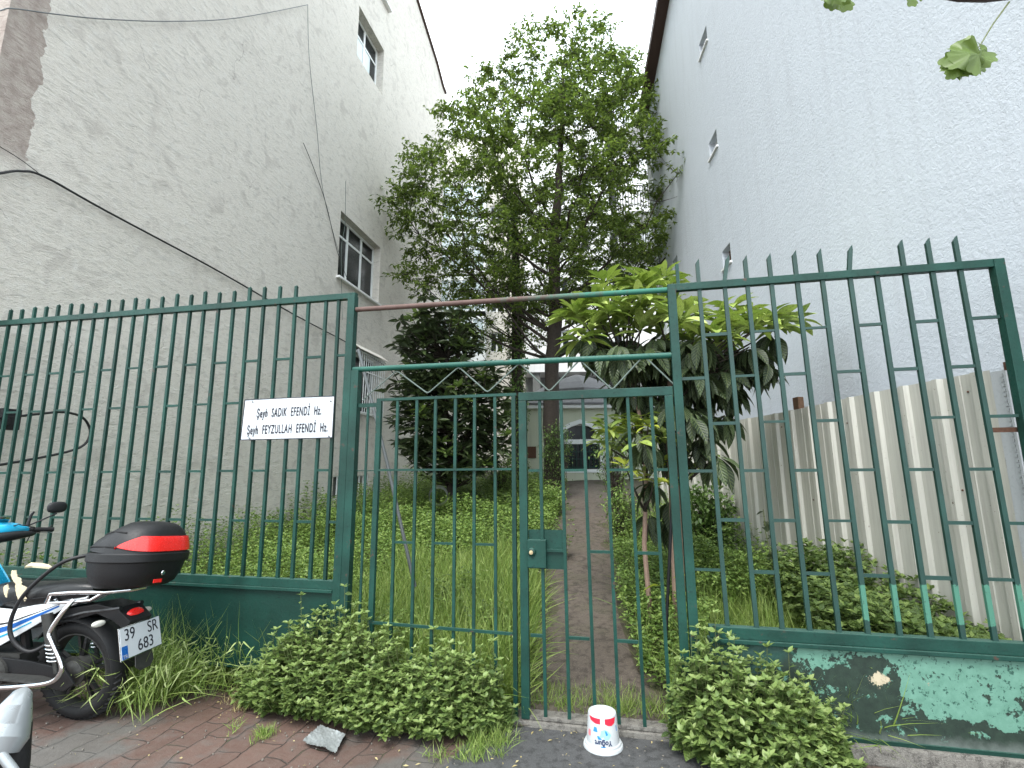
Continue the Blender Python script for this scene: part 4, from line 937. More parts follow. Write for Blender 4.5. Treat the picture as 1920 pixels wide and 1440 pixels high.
grass_clump('grass_tuft', 'short grass growing on the path just inside the narrow gate', [(rng.uniform(0.0, .85), rng.uniform(.18, .5)) for _ in range(120)], .04, .13, 16, 0, group='small grass tufts on the pavement', spread=.03, w=.0045)
def rosette(px, py, n, label, size=.03):
    p = at_z(px, py, .02); e = empty('small_weed', tuple(p)); tag(e, label, 'weed'); a = rng.random(n) * 6.283; el = rng.uniform(.0, .9, n)
    leaf_obj('foliage', (rng.normal(0, .012, (n, 3)) * [1, 1, .3], np.stack([np.cos(a) * np.cos(el), np.sin(a) * np.cos(el), np.sin(el)], 1), rng.uniform(.6, 1.2, n) * size), T_mid, .6, M['lf_weed'], e)
rosette(1195, 1367, 12, 'tiny rosette weed on the path beside the bucket'); rosette(1135, 1275, 40, 'small leafy weed growing in the middle of the path', .035)
rosette(930, 1372, 60, 'small bright weed at the foot of the gate stile', .03); rosette(1610, 1432, 40, 'small weed at the foot of the peeling wall', .03)

# garden ground cover (nobody could count it)
def garden_pts(n, s0, s1, o0, o1, test):
    out = []
    while len(out) < n:
        k = n * 2; s = rng.uniform(s0, s1, k); o = o0 + (o1 - o0) * rng.random(k) ** 1.25
        P = G[None] + fd * s[:, None] + fn * o[:, None]; xl, xr = path_x(P[:, 1])
        wl = (P[:, :2] - W0[:2]) @ np.array([dL[1], -dL[0]]); wr_ = 3.06 - .056 * (P[:, 1] - 3.12) - P[:, 0]
        ok = (wl > .06) & (wr_ > .06) & ~((P[:, 0] > xl - .04) & (P[:, 0] < xr + .04)) & (P[:, 1] < 15.2) & test(s, o, P)
        P = P[ok]; P[:, 2] = ground_zv(P[:, 0], P[:, 1]); out += list(P)
    return np.array(out[:n])
def noise2(P, f, ph=0): return .5 + .25 * (np.sin(P[:, 0] * f + ph) * np.cos(P[:, 1] * f * 1.2 + ph * 2) + np.sin(P[:, 0] * f * 2.3 + P[:, 1] * f * 1.7 + ph))
def side(P): xl, xr = path_x(P[:, 1]); return np.where(P[:, 0] < (xl + xr) / 2, -1, 1)
def isgrass(s, o, P):
    a = (side(P) < 0) & (s > -2.0) & (o < 2.9 + .5 * np.sin(s * 5)) ; b = (side(P) > 0) & (s < 2.1) & (s > 1.2) & (o < 2.6)
    return a | b
def weeds(n, o0, o1, test, hmin, hmax, ls, nl, name, label, s0=-5.3, s1=3.4, tip=4, mat='lf_ground'):
    P = garden_pts(n, s0, s1, o0, o1, test); h = hmin + (hmax - hmin) * noise2(P, 1.9) * rng.uniform(.6, 1.15, n)
    wl = (P[:, :2] - W0[:2]) @ np.array([dL[1], -dL[0]]); h = h * (1 + .75 * np.clip(1 - wl / .9, 0, 1))
    top = P + np.stack([rng.normal(0, .06, n), rng.normal(0, .06, n), h], 1)
    A, T = shoots(P, top, nl, ls, rng, tip); p = np.concatenate([A[0], T[0]]); d = np.concatenate([A[1], T[1]]); l = np.concatenate([A[2], T[2]])
    o = leaf_obj(name, (p, d, l), T_small, .6, M[mat]); tag(o, label, 'weeds', kind='stuff'); return o
weeds(3600, .15, 4.2, lambda s, o, P: ~isgrass(s, o, P) & (side(P) < 0), .22, .62, .055, 10, 'ground_cover', 'leafy green weeds covering the garden left of the path')
weeds(5200, 4.0, 12.0, lambda s, o, P: (side(P) < 0), .22, .55, .07, 8, 'ground_cover', 'bright leafy ground cover in the back of the garden')
weeds(1500, .2, 6.0, lambda s, o, P: (side(P) > 0) & (s < 1.35), .15, .5, .055, 9, 'ground_cover', 'leafy weeds along the right edge of the path')
weeds(900, .15, 1.7, lambda s, o, P: (side(P) > 0) & (s > 2.0) , .45, .8, .085, 10, 'ground_cover', 'dense leafy weeds at the foot of the tin fence', mat='lf_weed')
weeds(1500, 1.6, 7.5, lambda s, o, P: (side(P) > 0) & (s > 1.2), .35, .75, .06, 9, 'ground_cover', 'dark green weeds between the loquat tree and the tin fence')
weeds(420, .3, 3.2, lambda s, o, P: isgrass(s, o, P) & (side(P) < 0) & (noise2(P, 2.7, 1.0) > .52), .15, .45, .055, 10, 'ground_cover', 'patches of leafy weeds in the long grass behind the fixed gate leaf', mat='lf_weed')
weeds(500, .1, 1.0, lambda s, o, P: (side(P) < 0) & (s < -.3), .2, .5, .05, 9, 'ground_cover', 'leafy weeds right behind the fixed gate leaf')
# taller clumps of weeds in the grass
for (s, o, hh, lab) in ((-.95, 1.5, .45, 'leafy weed plant in the grass at the foot of the leaning pole'), (-.3, 3.6, .55, 'leafy weed plant left of the path near the tree')):
    n = 70; b = np.array([FW(s + rng.normal(0, .08), o + rng.normal(0, .08), 0) for _ in range(n)]); b[:, 2] = ground_zv(b[:, 0], b[:, 1]); t = b + np.stack([rng.normal(0, .12, n), rng.normal(0, .12, n), rng.uniform(.5, 1, n) * hh], 1)
    A, T = shoots(b, t, 9, .06, rng, 5); e = empty('leafy_weed', tuple(b.mean(0))); off = np.array(e.location); tag(e, lab, 'weed')
    leaf_obj('foliage', (np.concatenate([A[0], T[0]]) - off, np.concatenate([A[1], T[1]]), np.concatenate([A[2], T[2]])), T_mid, .55, M['lf_weed'], e)
def grass(n, o0, o1, test, lmin, lmax, w, name, label, heads=.0):
    P = garden_pts(n, -5.3, 3.2, o0, o1, test); a = rng.random(n) * 6.283; el = rng.uniform(.55, 1.5, n)
    D = np.stack([np.cos(a) * np.cos(el), np.sin(a) * np.cos(el), np.sin(el)], 1); L = rng.uniform(lmin, lmax, n)
    v, f, u = scatter_leaves(T_blade, P, D, L, np.full(n, w), rng.random(n) * 6.28); parts = [(v, f, u)]
    o = np_mesh(name, v, f, M['lf_grass'], uv=u, smooth=True); tag(o, label, 'grass', kind='stuff')
    if heads:
        k = int(n * heads); a2 = rng.random(k) * 6.28; dd = np.stack([np.cos(a2), np.sin(a2), rng.uniform(-.8, .3, k)], 1)
        v, f, u = scatter_leaves(T_blade, P[:k] + D[:k] * (L[:k] * .85)[:, None] - np.array([0, 0, 1]) * (L[:k] * .12)[:, None], dd, rng.uniform(.06, .1, k), np.full(k, .008), rng.random(k) * 6.28)
        tag(np_mesh('seed_heads', v, f, M['lf_barley'], uv=u, smooth=True), 'pale seed heads standing over the grass left of the path', 'grass', kind='stuff')
grass(24000, .12, 3.6, lambda s, o, P: isgrass(s, o, P) & (side(P) < 0), .14, .5, .0105, 'grass', 'long bright grass left of the path behind the gate', .05)
grass(12000, .12, 3.2, lambda s, o, P: isgrass(s, o, P) & (side(P) > 0), .15, .46, .0095, 'grass', 'long green grass behind the right fence panel')
grass(6000, .12, 6.0, lambda s, o, P: ~isgrass(s, o, P), .15, .4, .007, 'grass', 'scattered grass blades among the weeds')

# ---- big tree
TY = 12.4
tb = at_y(1037, 905, TY); tb[2] = ground_z(tb[0], tb[1]) - .05
tree = empty('broadleaf_tree', tuple(tb)); tag(tree, 'tall airy green tree with dark trunk in the middle of the garden', 'tree')
tp = [(1037, 905), (1033, 800), (1035, 700), (1040, 600), (1040, 520), (1040, 440), (1048, 350), (1052, 260), (1055, 170), (1052, 100)]
trunk = [at_y(x, y, TY) - tb for x, y in tp]; trunk[0][2] = -.05
rad = [.24, .19, .18, .17, .155, .13, .10, .07, .045, .02]
mt = MB(); tpts = []; trad = []
for i in range(len(trunk) - 1):
    for k in range(4):
        t = k / 4; tpts.append(trunk[i] * (1 - t) + trunk[i + 1] * t + rng.normal(0, .012, 3)); trad.append((rad[i] * (1 - t) + rad[i + 1] * t) * rng.uniform(.94, 1.08))
mt.tube(tpts, trad, 14)
env = [(95, 945, 1170), (110, 938, 1178), (140, 930, 1190), (180, 915, 1195), (230, 890, 1205), (290, 800, 1265), (340, 780, 1285), (380, 740, 1290), (430, 755, 1300), (480, 775, 1270), (530, 800, 1245), (570, 860, 1130), (600, 880, 1120)]
ey = [e[0] for e in env]; el_ = [e[1] for e in env]; er = [e[2] for e in env]
cl = []
NCL = 630
for i in range(NCL):
    while True:
        py = rng.uniform(98, 600); L_px, R_px = np.interp(py, ey, el_), np.interp(py, ey, er); f = (py / 600)
        if rng.random() < (R_px - L_px) / 560 * (1.0 if 210 < py < 545 else (.8 if py < 210 else .5)): break
    th = rng.random() * 6.283; r = rng.random() ** .5; c = (L_px + R_px) / 2; hw = (R_px - L_px) / 2
    px = c + hw * .93 * r * math.cos(th); dy = TY + r * math.sin(th) * (hw / 930 * TY) * .95
    p = at_y(px, py, TY); p = p + (dy - TY) * np.array([0, 1, 0]); # keep real height
    cl.append(p - tb)
for (px, py) in ((945, 112), (1005, 95), (1070, 105), (1105, 112), (1165, 112), (955, 135), (1215, 145), (1250, 405), (1262, 290), (1250, 300), (1270, 278), (1280, 335), (1268, 345), (1288, 323), (1285, 375), (1273, 385), (1293, 363), (1295, 420), (1283, 430), (1303, 408), (1255, 450), (1243, 460), (1263, 438), (1268, 480), (1256, 490), (1276, 468), (1235, 500), (1223, 510), (1243, 488), (1215, 225), (1203, 235), (1223, 213), (1225, 265), (1213, 275), (1233, 253), (1205, 200), (1198, 190), (1218, 168), (750, 368), (738, 378), (758, 356), (762, 400), (750, 410), (770, 388), (790, 350), (778, 360), (798, 338), (800, 300), (788, 310), (808, 288), (765, 430), (753, 440), (773, 418), (780, 515), (768, 525), (788, 503), (805, 545), (793, 555), (813, 533), (825, 500), (813, 510), (833, 488), (850, 270), (838, 280), (858, 258), (800, 470), (788, 480), (808, 458), (900, 215), (888, 225), (908, 203), (905, 150), (893, 160), (913, 138), (925, 130), (1150, 130), (1190, 150), (1178, 160), (1198, 138), (1140, 120), (745, 370), (758, 400), (765, 515), (780, 380), (1285, 355), (1298, 430), (1303, 415), (1306, 432), (1296, 345), (1290, 365), (1282, 455), (1275, 300), (790, 285), (890, 190), (1170, 125), (1130, 115), (870, 235), (1240, 440), (820, 540), (900, 560), (860, 590), (980, 610), (1080, 600), (1100, 560), (940, 640), (1010, 650)):
    cl.append(at_y(px, py, TY + rng.uniform(-.8, .8)) - tb)
cl = np.array(cl)
# main limbs
limbs = []
samp = [(np.array(p), r) for p, r in zip(tpts, trad)]
order = rng.permutation(len(cl))[:46]
def curved(p0, p1, n=7, lift=.12):
    p0 = np.array(p0); p1 = np.array(p1); d = p1 - p0; L = np.linalg.norm(d); out = []
    for i in range(n):
        t = i / (n - 1); w = math.sin(math.pi * t); q = p0 + d * t; q[2] += -lift * L * w * .7; q[:2] += rng.normal(0, .02 * L, 2) * w; out.append(q)
    return out
for i in order:
    c = cl[i]; hd = np.linalg.norm(c[:2] - np.interp(c[2], [t[2] for t in trunk], [t[0] for t in trunk]) * np.array([1, 0]))
    zs = max(3.6, c[2] - hd * rng.uniform(.75, 1.15)); zs = min(zs, trunk[-1][2] - .6)
    k = min(range(len(tpts)), key=lambda j: abs(tpts[j][2] - zs)); r0 = min(trad[k] * .42, .012 + .008 * np.linalg.norm(c - tpts[k]))
    pl_ = curved(tpts[k], c, 8); mt.tube(pl_, [r0 * (1 - .8 * j / 7) for j in range(8)], 6, cap=False)
    for j, q in enumerate(pl_[1:], 1): samp.append((q, r0 * (1 - .8 * j / 7)))
mt.build('trunk', M['bark'], tree, smooth=True)
mb_ = MB(); SP = np.array([q for q, _ in samp]); SR = np.array([r for _, r in samp])
LP = []; LD = []; LL = []
for c in cl:
    dv = c - SP; dist = np.linalg.norm(dv, axis=1) + np.where(dv[:, 2] < -.1, 3.0, 0) + np.where(SP[:, 2] < 3.0, 5, 0); k = int(np.argmin(dist)); L = np.linalg.norm(c - SP[k])
    if L > .12:
        r0 = min(SR[k] * .6, .008 + .007 * L); pl_ = curved(SP[k], c, 6, .08); mb_.tube(pl_, [r0 * (1 - .7 * j / 5) for j in range(6)], 5, cap=False)
    out = c - np.array([trunk[5][0], 0, c[2] - 1.0]); out = out / (np.linalg.norm(out) + 1e-6)
    for q in range(7):
        a = rng.random() * 6.283; d = np.array([math.cos(a), math.sin(a), rng.uniform(-.35, .75)]) + out * .6; d /= np.linalg.norm(d); tl = rng.uniform(.3, .62)
        e1 = c + d * tl; e1[2] -= .06 * tl; mb_.tube([c, (c + e1) / 2 + [0, 0, .03], e1], [.006, .004, .002], 4, cap=False)
        nl = rng.integers(11, 16)
        for w in range(nl):
            t = rng.uniform(.15, 1.05); p = c + (e1 - c) * t + rng.normal(0, .02, 3); b = rng.random() * 6.283
            ld = np.array([math.cos(b), math.sin(b), rng.uniform(-1.1, .25)]) + d * .5; LP.append(p); LD.append(ld / np.linalg.norm(ld)); LL.append(rng.uniform(.085, .15))
mb_.build('branches', M['bark'], tree)
LP = np.array(LP); LD = np.array(LD); LL = np.array(LL)
leaf_obj('crown', (LP, LD, LL), T_small, .46, M['lf_tree'], tree)

# ---- second trunk wrapped in ivy
IY = 14.0
ib = at_y(968, 905, IY); ib[2] = ground_z(ib[0], ib[1])
ivt = empty('ivy_covered_tree', tuple(ib)); tag(ivt, 'slender trunk wrapped in ivy left of the tall tree', 'tree')
tq = [at_y(x, y, IY) - ib for x, y in ((972, 905), (970, 740), (969, 640), (968, 540), (966, 450), (960, 380), (950, 330))]; tq[0][2] = -.1
m = MB(); m.tube(tq, [.19, .17, .15, .13, .1, .06, .03], 10); m.build('trunk', M['bark'], ivt, smooth=True)
N = 5200; t = rng.random(N) * (len(tq) - 1.6); k = t.astype(int); fr2 = (t - k)[:, None]; TQ = np.array(tq); c = TQ[k] * (1 - fr2) + TQ[k + 1] * fr2; a = rng.random(N) * 6.283; rr = .17 + rng.random(N) * .1 + .06 * np.sin(t * 9)
P = c + np.stack([np.cos(a) * rr, np.sin(a) * rr, rng.normal(0, .03, N)], 1); D = np.stack([np.cos(a) * .6, np.sin(a) * .6, rng.uniform(-1.1, -.1, N)], 1)
leaf_obj('ivy', (P, D, rng.uniform(.05, .1, N)), T_small, .85, M['lf_ivy'], ivt)
bl_ = []
for px, py in ((900, 560), (870, 580), (890, 620), (940, 600), (1000, 560), (1005, 620), (860, 550), (930, 640), (1010, 590)):
    for _ in range(3): bl_.append(at_y(px + rng.normal(0, 14), py + rng.normal(0, 12), IY - .6 + rng.normal(0, .5)) - ib)
m = MB(); P = []; D = []
for c in bl_:
    k = min(range(len(tq)), key=lambda j: abs(tq[j][2] - c[2] + .4)); m.tube(curved(tq[k], c, 5, .05), [.02, .016, .012, .008, .004], 5, cap=False)
    n = 110; P.append(c + rng.normal(0, 1, (n, 3)) * [.3, .3, .13]); dd = rng.normal(0, 1, (n, 3)) * [1, 1, .5] + [0, 0, -.4]; D.append(dd)
m.build('branches', M['bark'], ivt); P = np.concatenate(P); D = np.concatenate(D); leaf_obj('crown', (P, D, rng.uniform(.07, .12, len(P))), T_small, .42, M['lf_tree'], ivt)

# ---- loquat trees: whorls of large leaves
def whorl(P, D, L, c, n, l, up=.3, spread=1.0, axis=None):
    for k in range(n):
        a = k * 2.399 + rng.random() * .5; el = rng.uniform(-.15, 1.0) * spread + up - .35
        d = np.array([math.cos(a) * math.cos(el), math.sin(a) * math.cos(el), math.sin(el)])
        P.append(c + d * .02 + rng.normal(0, .01, 3)); D.append(d); L.append(l * rng.uniform(.7, 1.15))
LQY = 4.75
lqb = at_y(1272, 1130, 4.55); lqb[2] = ground_z(lqb[0], lqb[1])
lq = empty('loquat_tree', tuple(lqb)); tag(lq, 'loquat tree with large ribbed leaves right behind the right gate post', 'tree', 'loquat trees')
def lp(x, y, dy=0.0): return at_y(x, y, LQY + dy) - lqb
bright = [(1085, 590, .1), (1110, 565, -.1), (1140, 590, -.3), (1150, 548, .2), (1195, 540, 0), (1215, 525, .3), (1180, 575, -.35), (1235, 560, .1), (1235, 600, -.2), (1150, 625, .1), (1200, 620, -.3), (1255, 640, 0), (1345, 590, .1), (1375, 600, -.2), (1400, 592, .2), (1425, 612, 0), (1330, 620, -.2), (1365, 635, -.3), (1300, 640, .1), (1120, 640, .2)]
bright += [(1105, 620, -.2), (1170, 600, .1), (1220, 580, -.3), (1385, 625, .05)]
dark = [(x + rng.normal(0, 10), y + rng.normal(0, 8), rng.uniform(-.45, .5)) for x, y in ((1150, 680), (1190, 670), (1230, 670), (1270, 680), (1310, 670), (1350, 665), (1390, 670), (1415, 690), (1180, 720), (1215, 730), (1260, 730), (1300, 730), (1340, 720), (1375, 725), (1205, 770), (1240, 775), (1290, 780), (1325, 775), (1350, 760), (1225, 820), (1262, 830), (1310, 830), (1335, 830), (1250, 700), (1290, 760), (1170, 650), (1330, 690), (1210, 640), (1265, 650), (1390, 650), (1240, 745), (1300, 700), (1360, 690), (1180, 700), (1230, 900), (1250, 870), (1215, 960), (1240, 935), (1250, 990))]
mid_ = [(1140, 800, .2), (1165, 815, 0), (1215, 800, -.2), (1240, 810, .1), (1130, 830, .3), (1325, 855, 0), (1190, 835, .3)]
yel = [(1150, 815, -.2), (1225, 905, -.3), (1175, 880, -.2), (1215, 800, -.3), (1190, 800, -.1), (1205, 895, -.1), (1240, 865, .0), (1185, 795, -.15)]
hub = [lp(1272, 1130), lp(1268, 1000), lp(1262, 880), lp(1255, 780), lp(1258, 700)]; hub[0][2] = -.05
m = MB(); m.tube(hub, [.062, .056, .048, .042, .03], 12); hub2 = [lp(1215, 1130), lp(1208, 1020), lp(1212, 900), lp(1200, 780), lp(1170, 680)]; hub2[0] = hub[0] + [-.24, .05, 0]
m.tube(hub2, [.024, .022, .02, .017, .012], 8); m.build('trunk', M['bark_pink'], lq, smooth=True)
HP_ = np.array([h0 * (1 - t) + h1 * t for H in (hub, hub2) for h0, h1 in zip(H, H[1:]) for t in (0, .25, .5, .75)] + [hub[-1], hub2[-1]])
m = MB(); bright += [(1460, 606, .1), (1440, 598, -.1), (1060, 600, .1), (1290, 600, .1), (1270, 570, .2)]
dark += [(x + rng.normal(0, 10), y + rng.normal(0, 7), rng.uniform(-.3, .5)) for x, y in ((1120, 650), (1160, 655), (1200, 655), (1240, 645), (1280, 650), (1320, 650), (1360, 650), (1400, 650), (1430, 655), (1150, 640), (1290, 630), (1430, 690), (1100, 640))]
arrs = {'b': ([], [], []), 'd': ([], [], []), 'm': ([], [], []), 'y': ([], [], [])}
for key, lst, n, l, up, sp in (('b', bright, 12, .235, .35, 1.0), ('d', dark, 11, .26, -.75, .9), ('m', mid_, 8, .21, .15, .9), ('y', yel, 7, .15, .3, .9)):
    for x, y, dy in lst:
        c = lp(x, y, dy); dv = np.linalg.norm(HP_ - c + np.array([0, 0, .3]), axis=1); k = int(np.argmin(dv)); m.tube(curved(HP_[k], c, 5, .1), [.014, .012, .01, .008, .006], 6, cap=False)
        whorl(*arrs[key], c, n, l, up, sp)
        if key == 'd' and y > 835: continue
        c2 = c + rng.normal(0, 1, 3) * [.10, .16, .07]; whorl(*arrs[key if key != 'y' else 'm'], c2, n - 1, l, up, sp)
m.build('branches', M['bark'], lq, smooth=True)
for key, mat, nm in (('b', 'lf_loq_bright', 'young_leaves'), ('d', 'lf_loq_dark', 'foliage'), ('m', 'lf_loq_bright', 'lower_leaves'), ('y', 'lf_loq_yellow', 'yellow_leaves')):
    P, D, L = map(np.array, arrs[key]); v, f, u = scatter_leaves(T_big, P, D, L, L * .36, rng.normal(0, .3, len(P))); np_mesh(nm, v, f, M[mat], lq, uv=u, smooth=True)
P = np.array([lp(1236, 1098, -.2), lp(1262, 1085, -.2), lp(1252, 1112, -.2)]); D = np.array([[-1, -.2, .15], [.6, -.3, .5], [.2, -.2, -1]])
v, f, u = scatter_leaves(T_big, P, D, np.array([.16, .14, .1]), np.array([.07, .06, .04]), np.array([.5, -.3, .2])); np_mesh('low_leaves', v, f, M['lf_loq_yellow'], lq, uv=u, smooth=True)
# black stake next to it
a_ = on_plane(1262, 905, G + fn * .35, fn); b_ = on_plane(1250, 1160, G + fn * .35, fn); m = MB(); m.tube([a_, b_ + (b_ - a_) * .12], .012, 8); tag(m.build('black_stake', M['black_plastic'], smooth=True), 'thin black stake beside the loquat trunk behind the narrow gate', 'stake')

# ---- dark loquat on the left in the back
DY = 10.6
db = at_y(843, 915, DY); db[2] = ground_z(db[0], db[1])
dt = empty('loquat_tree', tuple(db)); tag(dt, 'dark evergreen loquat tree beside the grey building in the back of the garden', 'tree', 'loquat trees')
m = MB(); th = [at_y(x, y, DY) - db for x, y in ((843, 915), (846, 850), (835, 770), (840, 700), (830, 640))]; th[0][2] = -.05; m.tube(th, [.08, .07, .06, .045, .03], 9)
th2 = [at_y(x, y, DY) - db for x, y in ((843, 915), (862, 860), (885, 790), (900, 720))]; th2[0][2] = -.05; m.tube(th2, [.06, .05, .04, .03], 8)
HP2 = np.array([h0 * (1 - t) + h1 * t for H in (th, th2) for h0, h1 in zip(H, H[1:]) for t in (0, .5)])
dk = ([], [], []); lt = ([], [], [])
def inside_dark(x, y):
    if y < 690: return (x - 822) ** 2 / 74 ** 2 + (y - 640) ** 2 / 60 ** 2 < 1
    return (x - 850) ** 2 / 112 ** 2 + (y - 785) ** 2 / 118 ** 2 < 1
cnt = 0
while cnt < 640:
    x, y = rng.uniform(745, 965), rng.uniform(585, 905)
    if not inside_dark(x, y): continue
    c = at_y(x, y, DY) + np.array([0, rng.uniform(-.9, .9), 0]) - db; pale_whorl = rng.random() < .10  # a random few whorls take the paler leaf material
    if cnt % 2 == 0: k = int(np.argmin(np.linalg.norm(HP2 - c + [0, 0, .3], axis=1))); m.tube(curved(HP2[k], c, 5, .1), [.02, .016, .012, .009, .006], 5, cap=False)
    whorl(*(lt if pale_whorl else dk), c, 11, .25, .0 if not pale_whorl else .3, 1.0); cnt += 1
m.build('trunk', M['bark'], dt, smooth=True)
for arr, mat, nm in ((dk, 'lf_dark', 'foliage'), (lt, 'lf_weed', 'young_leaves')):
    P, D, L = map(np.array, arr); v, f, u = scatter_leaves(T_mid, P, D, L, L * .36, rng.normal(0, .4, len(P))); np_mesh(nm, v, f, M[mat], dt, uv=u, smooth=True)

# ---- small leaved shrubs by the path and climbers at the tree foot
def shrub(label, px, py, Y, rx, ry, n, size, name='rose_bush', mat='lf_ivy', h0=None, group=None, dens=1.0):
    c = at_y(px, py, Y); b = c.copy(); b[2] = ground_z(b[0], b[1]); e = empty(name, tuple(b)); tag(e, label, 'bush', group); m = MB(); P = []; D = []
    rw, rh = rx / 930 * Y, ry / 930 * Y
    for _ in range(n):
        v = rng.normal(0, 1, 3); v /= np.linalg.norm(v); v *= rng.random() ** .35; q = c + v * [rw, rw * .8, rh] - b
        m.tube(curved([rng.normal(0, .06), rng.normal(0, .06), 0], q, 5, .03), [.008, .007, .005, .004, .002], 4, cap=False)
        k = int(16 * dens); P.append(q + rng.normal(0, .07, (k, 3))); D.append(rng.normal(0, 1, (k, 3)) + [0, 0, -.2])
    m.build('stem', M['bark'], e); P = np.concatenate(P); D = np.concatenate(D); leaf_obj('foliage', (P, D, rng.uniform(.6, 1.3, len(P)) * size), T_small, .6, M[mat], e); return e
shrub('thin leggy rose bush right of the path before the small domed building', 1150, 850, 10.5, 34, 62, 75, .06)
shrub('low rose bush right of the path under the yellowing loquat leaves', 1165, 955, 7.8, 26, 42, 60, .05, mat='lf_ground')
shrub('dark shrub between the blue wall and the loquat foot', 1330, 960, 6.6, 40, 52, 90, .07, name='shrub', mat='lf_ivy')
shrub('climbing shrub wound round the foot of the tall tree', 1042, 850, 12.0, 28, 58, 110, .055, name='climber', mat='lf_ivy')
shrub('tangled shrub at the foot of the ivy covered trunk', 940, 880, 12.6, 36, 34, 80, .06, name='shrub', mat='lf_ground')
shrub('leafy hedge clump at the left edge of the path near the tree', 1030, 945, 10.2, 30, 26, 120, .055, name='shrub', mat='lf_ground')
a_ = at_y(1448, 1045, 3.9); m = MB(); sp = [at_y(x, y, 4.6) for x, y in ((1452, 1075), (1445, 1040), (1436, 1000), (1431, 955))]; e = empty('young_sapling', tuple(sp[0])); tag(e, 'single thin leafy stem standing in front of the tin fence', 'plant')
off = sp[0]; m.tube([p - off - np.array([0, 0, .35 if i == 0 else 0]) for i, p in enumerate(sp)], [.006, .005, .004, .003], 6); m.build('stem', M['stem'], e)
n = 22; t = rng.random(n); P = np.array([sp[0] * (1 - q) + sp[3] * q for q in t]) - off; D = rng.normal(0, 1, (n, 3)) + [0, 0, .1]; leaf_obj('foliage', (P, D, rng.uniform(.04, .08, n)), T_mid, .7, M['lf_dark'], e)

# ---- overhanging branch near the camera, top right
BRY = 1.9
br = empty('overhanging_branch', tuple(at_y(1850, 0, BRY))); off = np.array(br.location); tag(br, 'brown branch with lobed bright leaves hanging into the top right corner', 'branch')
q = lambda x, y, d=0: at_y(x, y, BRY + d) - off
m = MB(); m.tube([q(1680, -45), q(1760, -14), (q(1800, -8)), q(1850, -8), q(1900, -14), q(2010, -45)], [.018, .022, .024, .026, .027, .03], 10); m.build('branch', M['eave'], br, smooth=True)
m = MB(); m.tube([q(1892, 4), q(1862, 45), q(1842, 78), q(1828, 98)], [.004, .0032, .0028, .002], 6); m.build('twig', M['stem'], br, smooth=True); m = MB(); m.tube([q(1575, -60), q(1570, -5)], .003, 5); m.build('twig', M['stem'], br); m = MB(); m.tube([q(1700, -40), q(1706, -8)], .003, 5)
m.build('twig', M['stem'], br, smooth=True)
def lobed(c, d, nrm, size, mat):
    d = np.array(d, float); d /= np.linalg.norm(d); nrm = np.array(nrm, float); y = np.cross(nrm, d); y /= np.linalg.norm(y); z = np.cross(d, y)
    N = 46; vs = [c]; uv = [(0, .5)]
    for i in range(N):
        a = -2.5 + 5.0 * i / (N - 1); r = size * (.62 + .26 * abs(math.cos(a * 1.5)) + .05 * math.cos(a * 13) + .03 * math.cos(a * 21)) * (1 - .12 * abs(a) / 2.5)
        zz_ = -.28 * size * (r / size) ** 2 * abs(math.sin(a)) + .09 * size * math.sin(a * 4.5); vs.append(c + d * (r * math.cos(a)) + y * (r * math.sin(a)) + z * zz_); uv.append((.6, .5 + a / 6))
    for i in range(N):
        w = (vs[i + 1] + c) / 2; vs.append(w + z * .04 * size * math.cos(i * .7))
    uv += [(.3, .5)] * N; fs = []
    for i in range(N - 1): fs += [(i + 1, i + 2, N + i + 2, N + i + 1)]
    fs += [(N + i + 1, N + i + 2, 0, 0) for i in range(N - 1)]
    me = bpy.data.meshes.new('leaf'); me.from_pydata([tuple(v) for v in vs], [], [tuple(dict.fromkeys(f)) for f in fs]); me.shade_smooth(); me.materials.append(mat); me.uv_layers.new(name='uv')
    o = bpy.data.objects.new('leaf', me); col.objects.link(o); o.parent = br
for (x, y, d, dx, dz, s, nn) in ((1822, 98, 0, -.9, -.7, .105, (.2, -1, .5)), (1812, 108, .04, -1, -.35, .10, (-.3, -1, .1)), (1835, 102, -.04, -.2, -1, .085, (.4, -1, -.3)), (1838, 95, .05, .3, -.8, .07, (0, -1, .6)), (1806, 118, .06, -.55, -.8, .075, (.3, -1, -.2)), (1792, 124, .02, -.2, -1, .055, (-.5, -1, .2)), (1826, 92, .07, -.6, .3, .06, (.2, -1, .4)),
                             (1572, -12, 0, -.3, -.7, .075, (.2, -1, .2)), (1578, -10, .05, .5, -.8, .075, (-.2, -1, .5)), (1566, -14, -.03, -.8, -.4, .06, (0, -1, 0)), (1706, -14, 0, .3, -.8, .06, (.2, -1, .2)), (1712, -18, .04, .9, -.5, .06, (0, -1, .4))):
    lobed(q(x, y, d), (dx, .1, dz), nn, s * 1.25, M['lf_fig'])

# ------------------------------------------------------------------ cables on the grey wall
def cable(label, pts, r, off=.05, group='cables hanging on the grey wall', mat='cable', name='cable'):
    P = [WLp(x, y, o_) if (o_ := (p3[0] if p3 else off)) is not None else 0 for x, y, *p3 in pts]; out = []
    for i in range(len(P) - 1):                                     # smooth interpolation
        a = P[max(i - 1, 0)]; b = P[i]; c = P[i + 1]; d = P[min(i + 2, len(P) - 1)]
        for k in range(6):
            t = k / 6; out.append(.5 * ((2 * b) + (-a + c) * t + (2 * a - 5 * b + 4 * c - d) * t * t + (-a + 3 * b - 3 * c + d) * t ** 3))
    out.append(P[-1]); m = MB(); m.tube(out, r, 7); o = m.build(name, M[mat], smooth=True); tag(o, label, 'cable', group); return o
cable('thick black cable running diagonally down across the grey wall', [(-60, 335), (0, 325), (40, 321), (85, 332), (200, 396), (400, 503), (550, 589), (650, 642), (700, 672), (738, 700), (760, 745)], .013)
cable('thin wire meeting the thick black cable at the left edge of the wall', [(-40, 250), (0, 275), (40, 300), (78, 329)], .004)
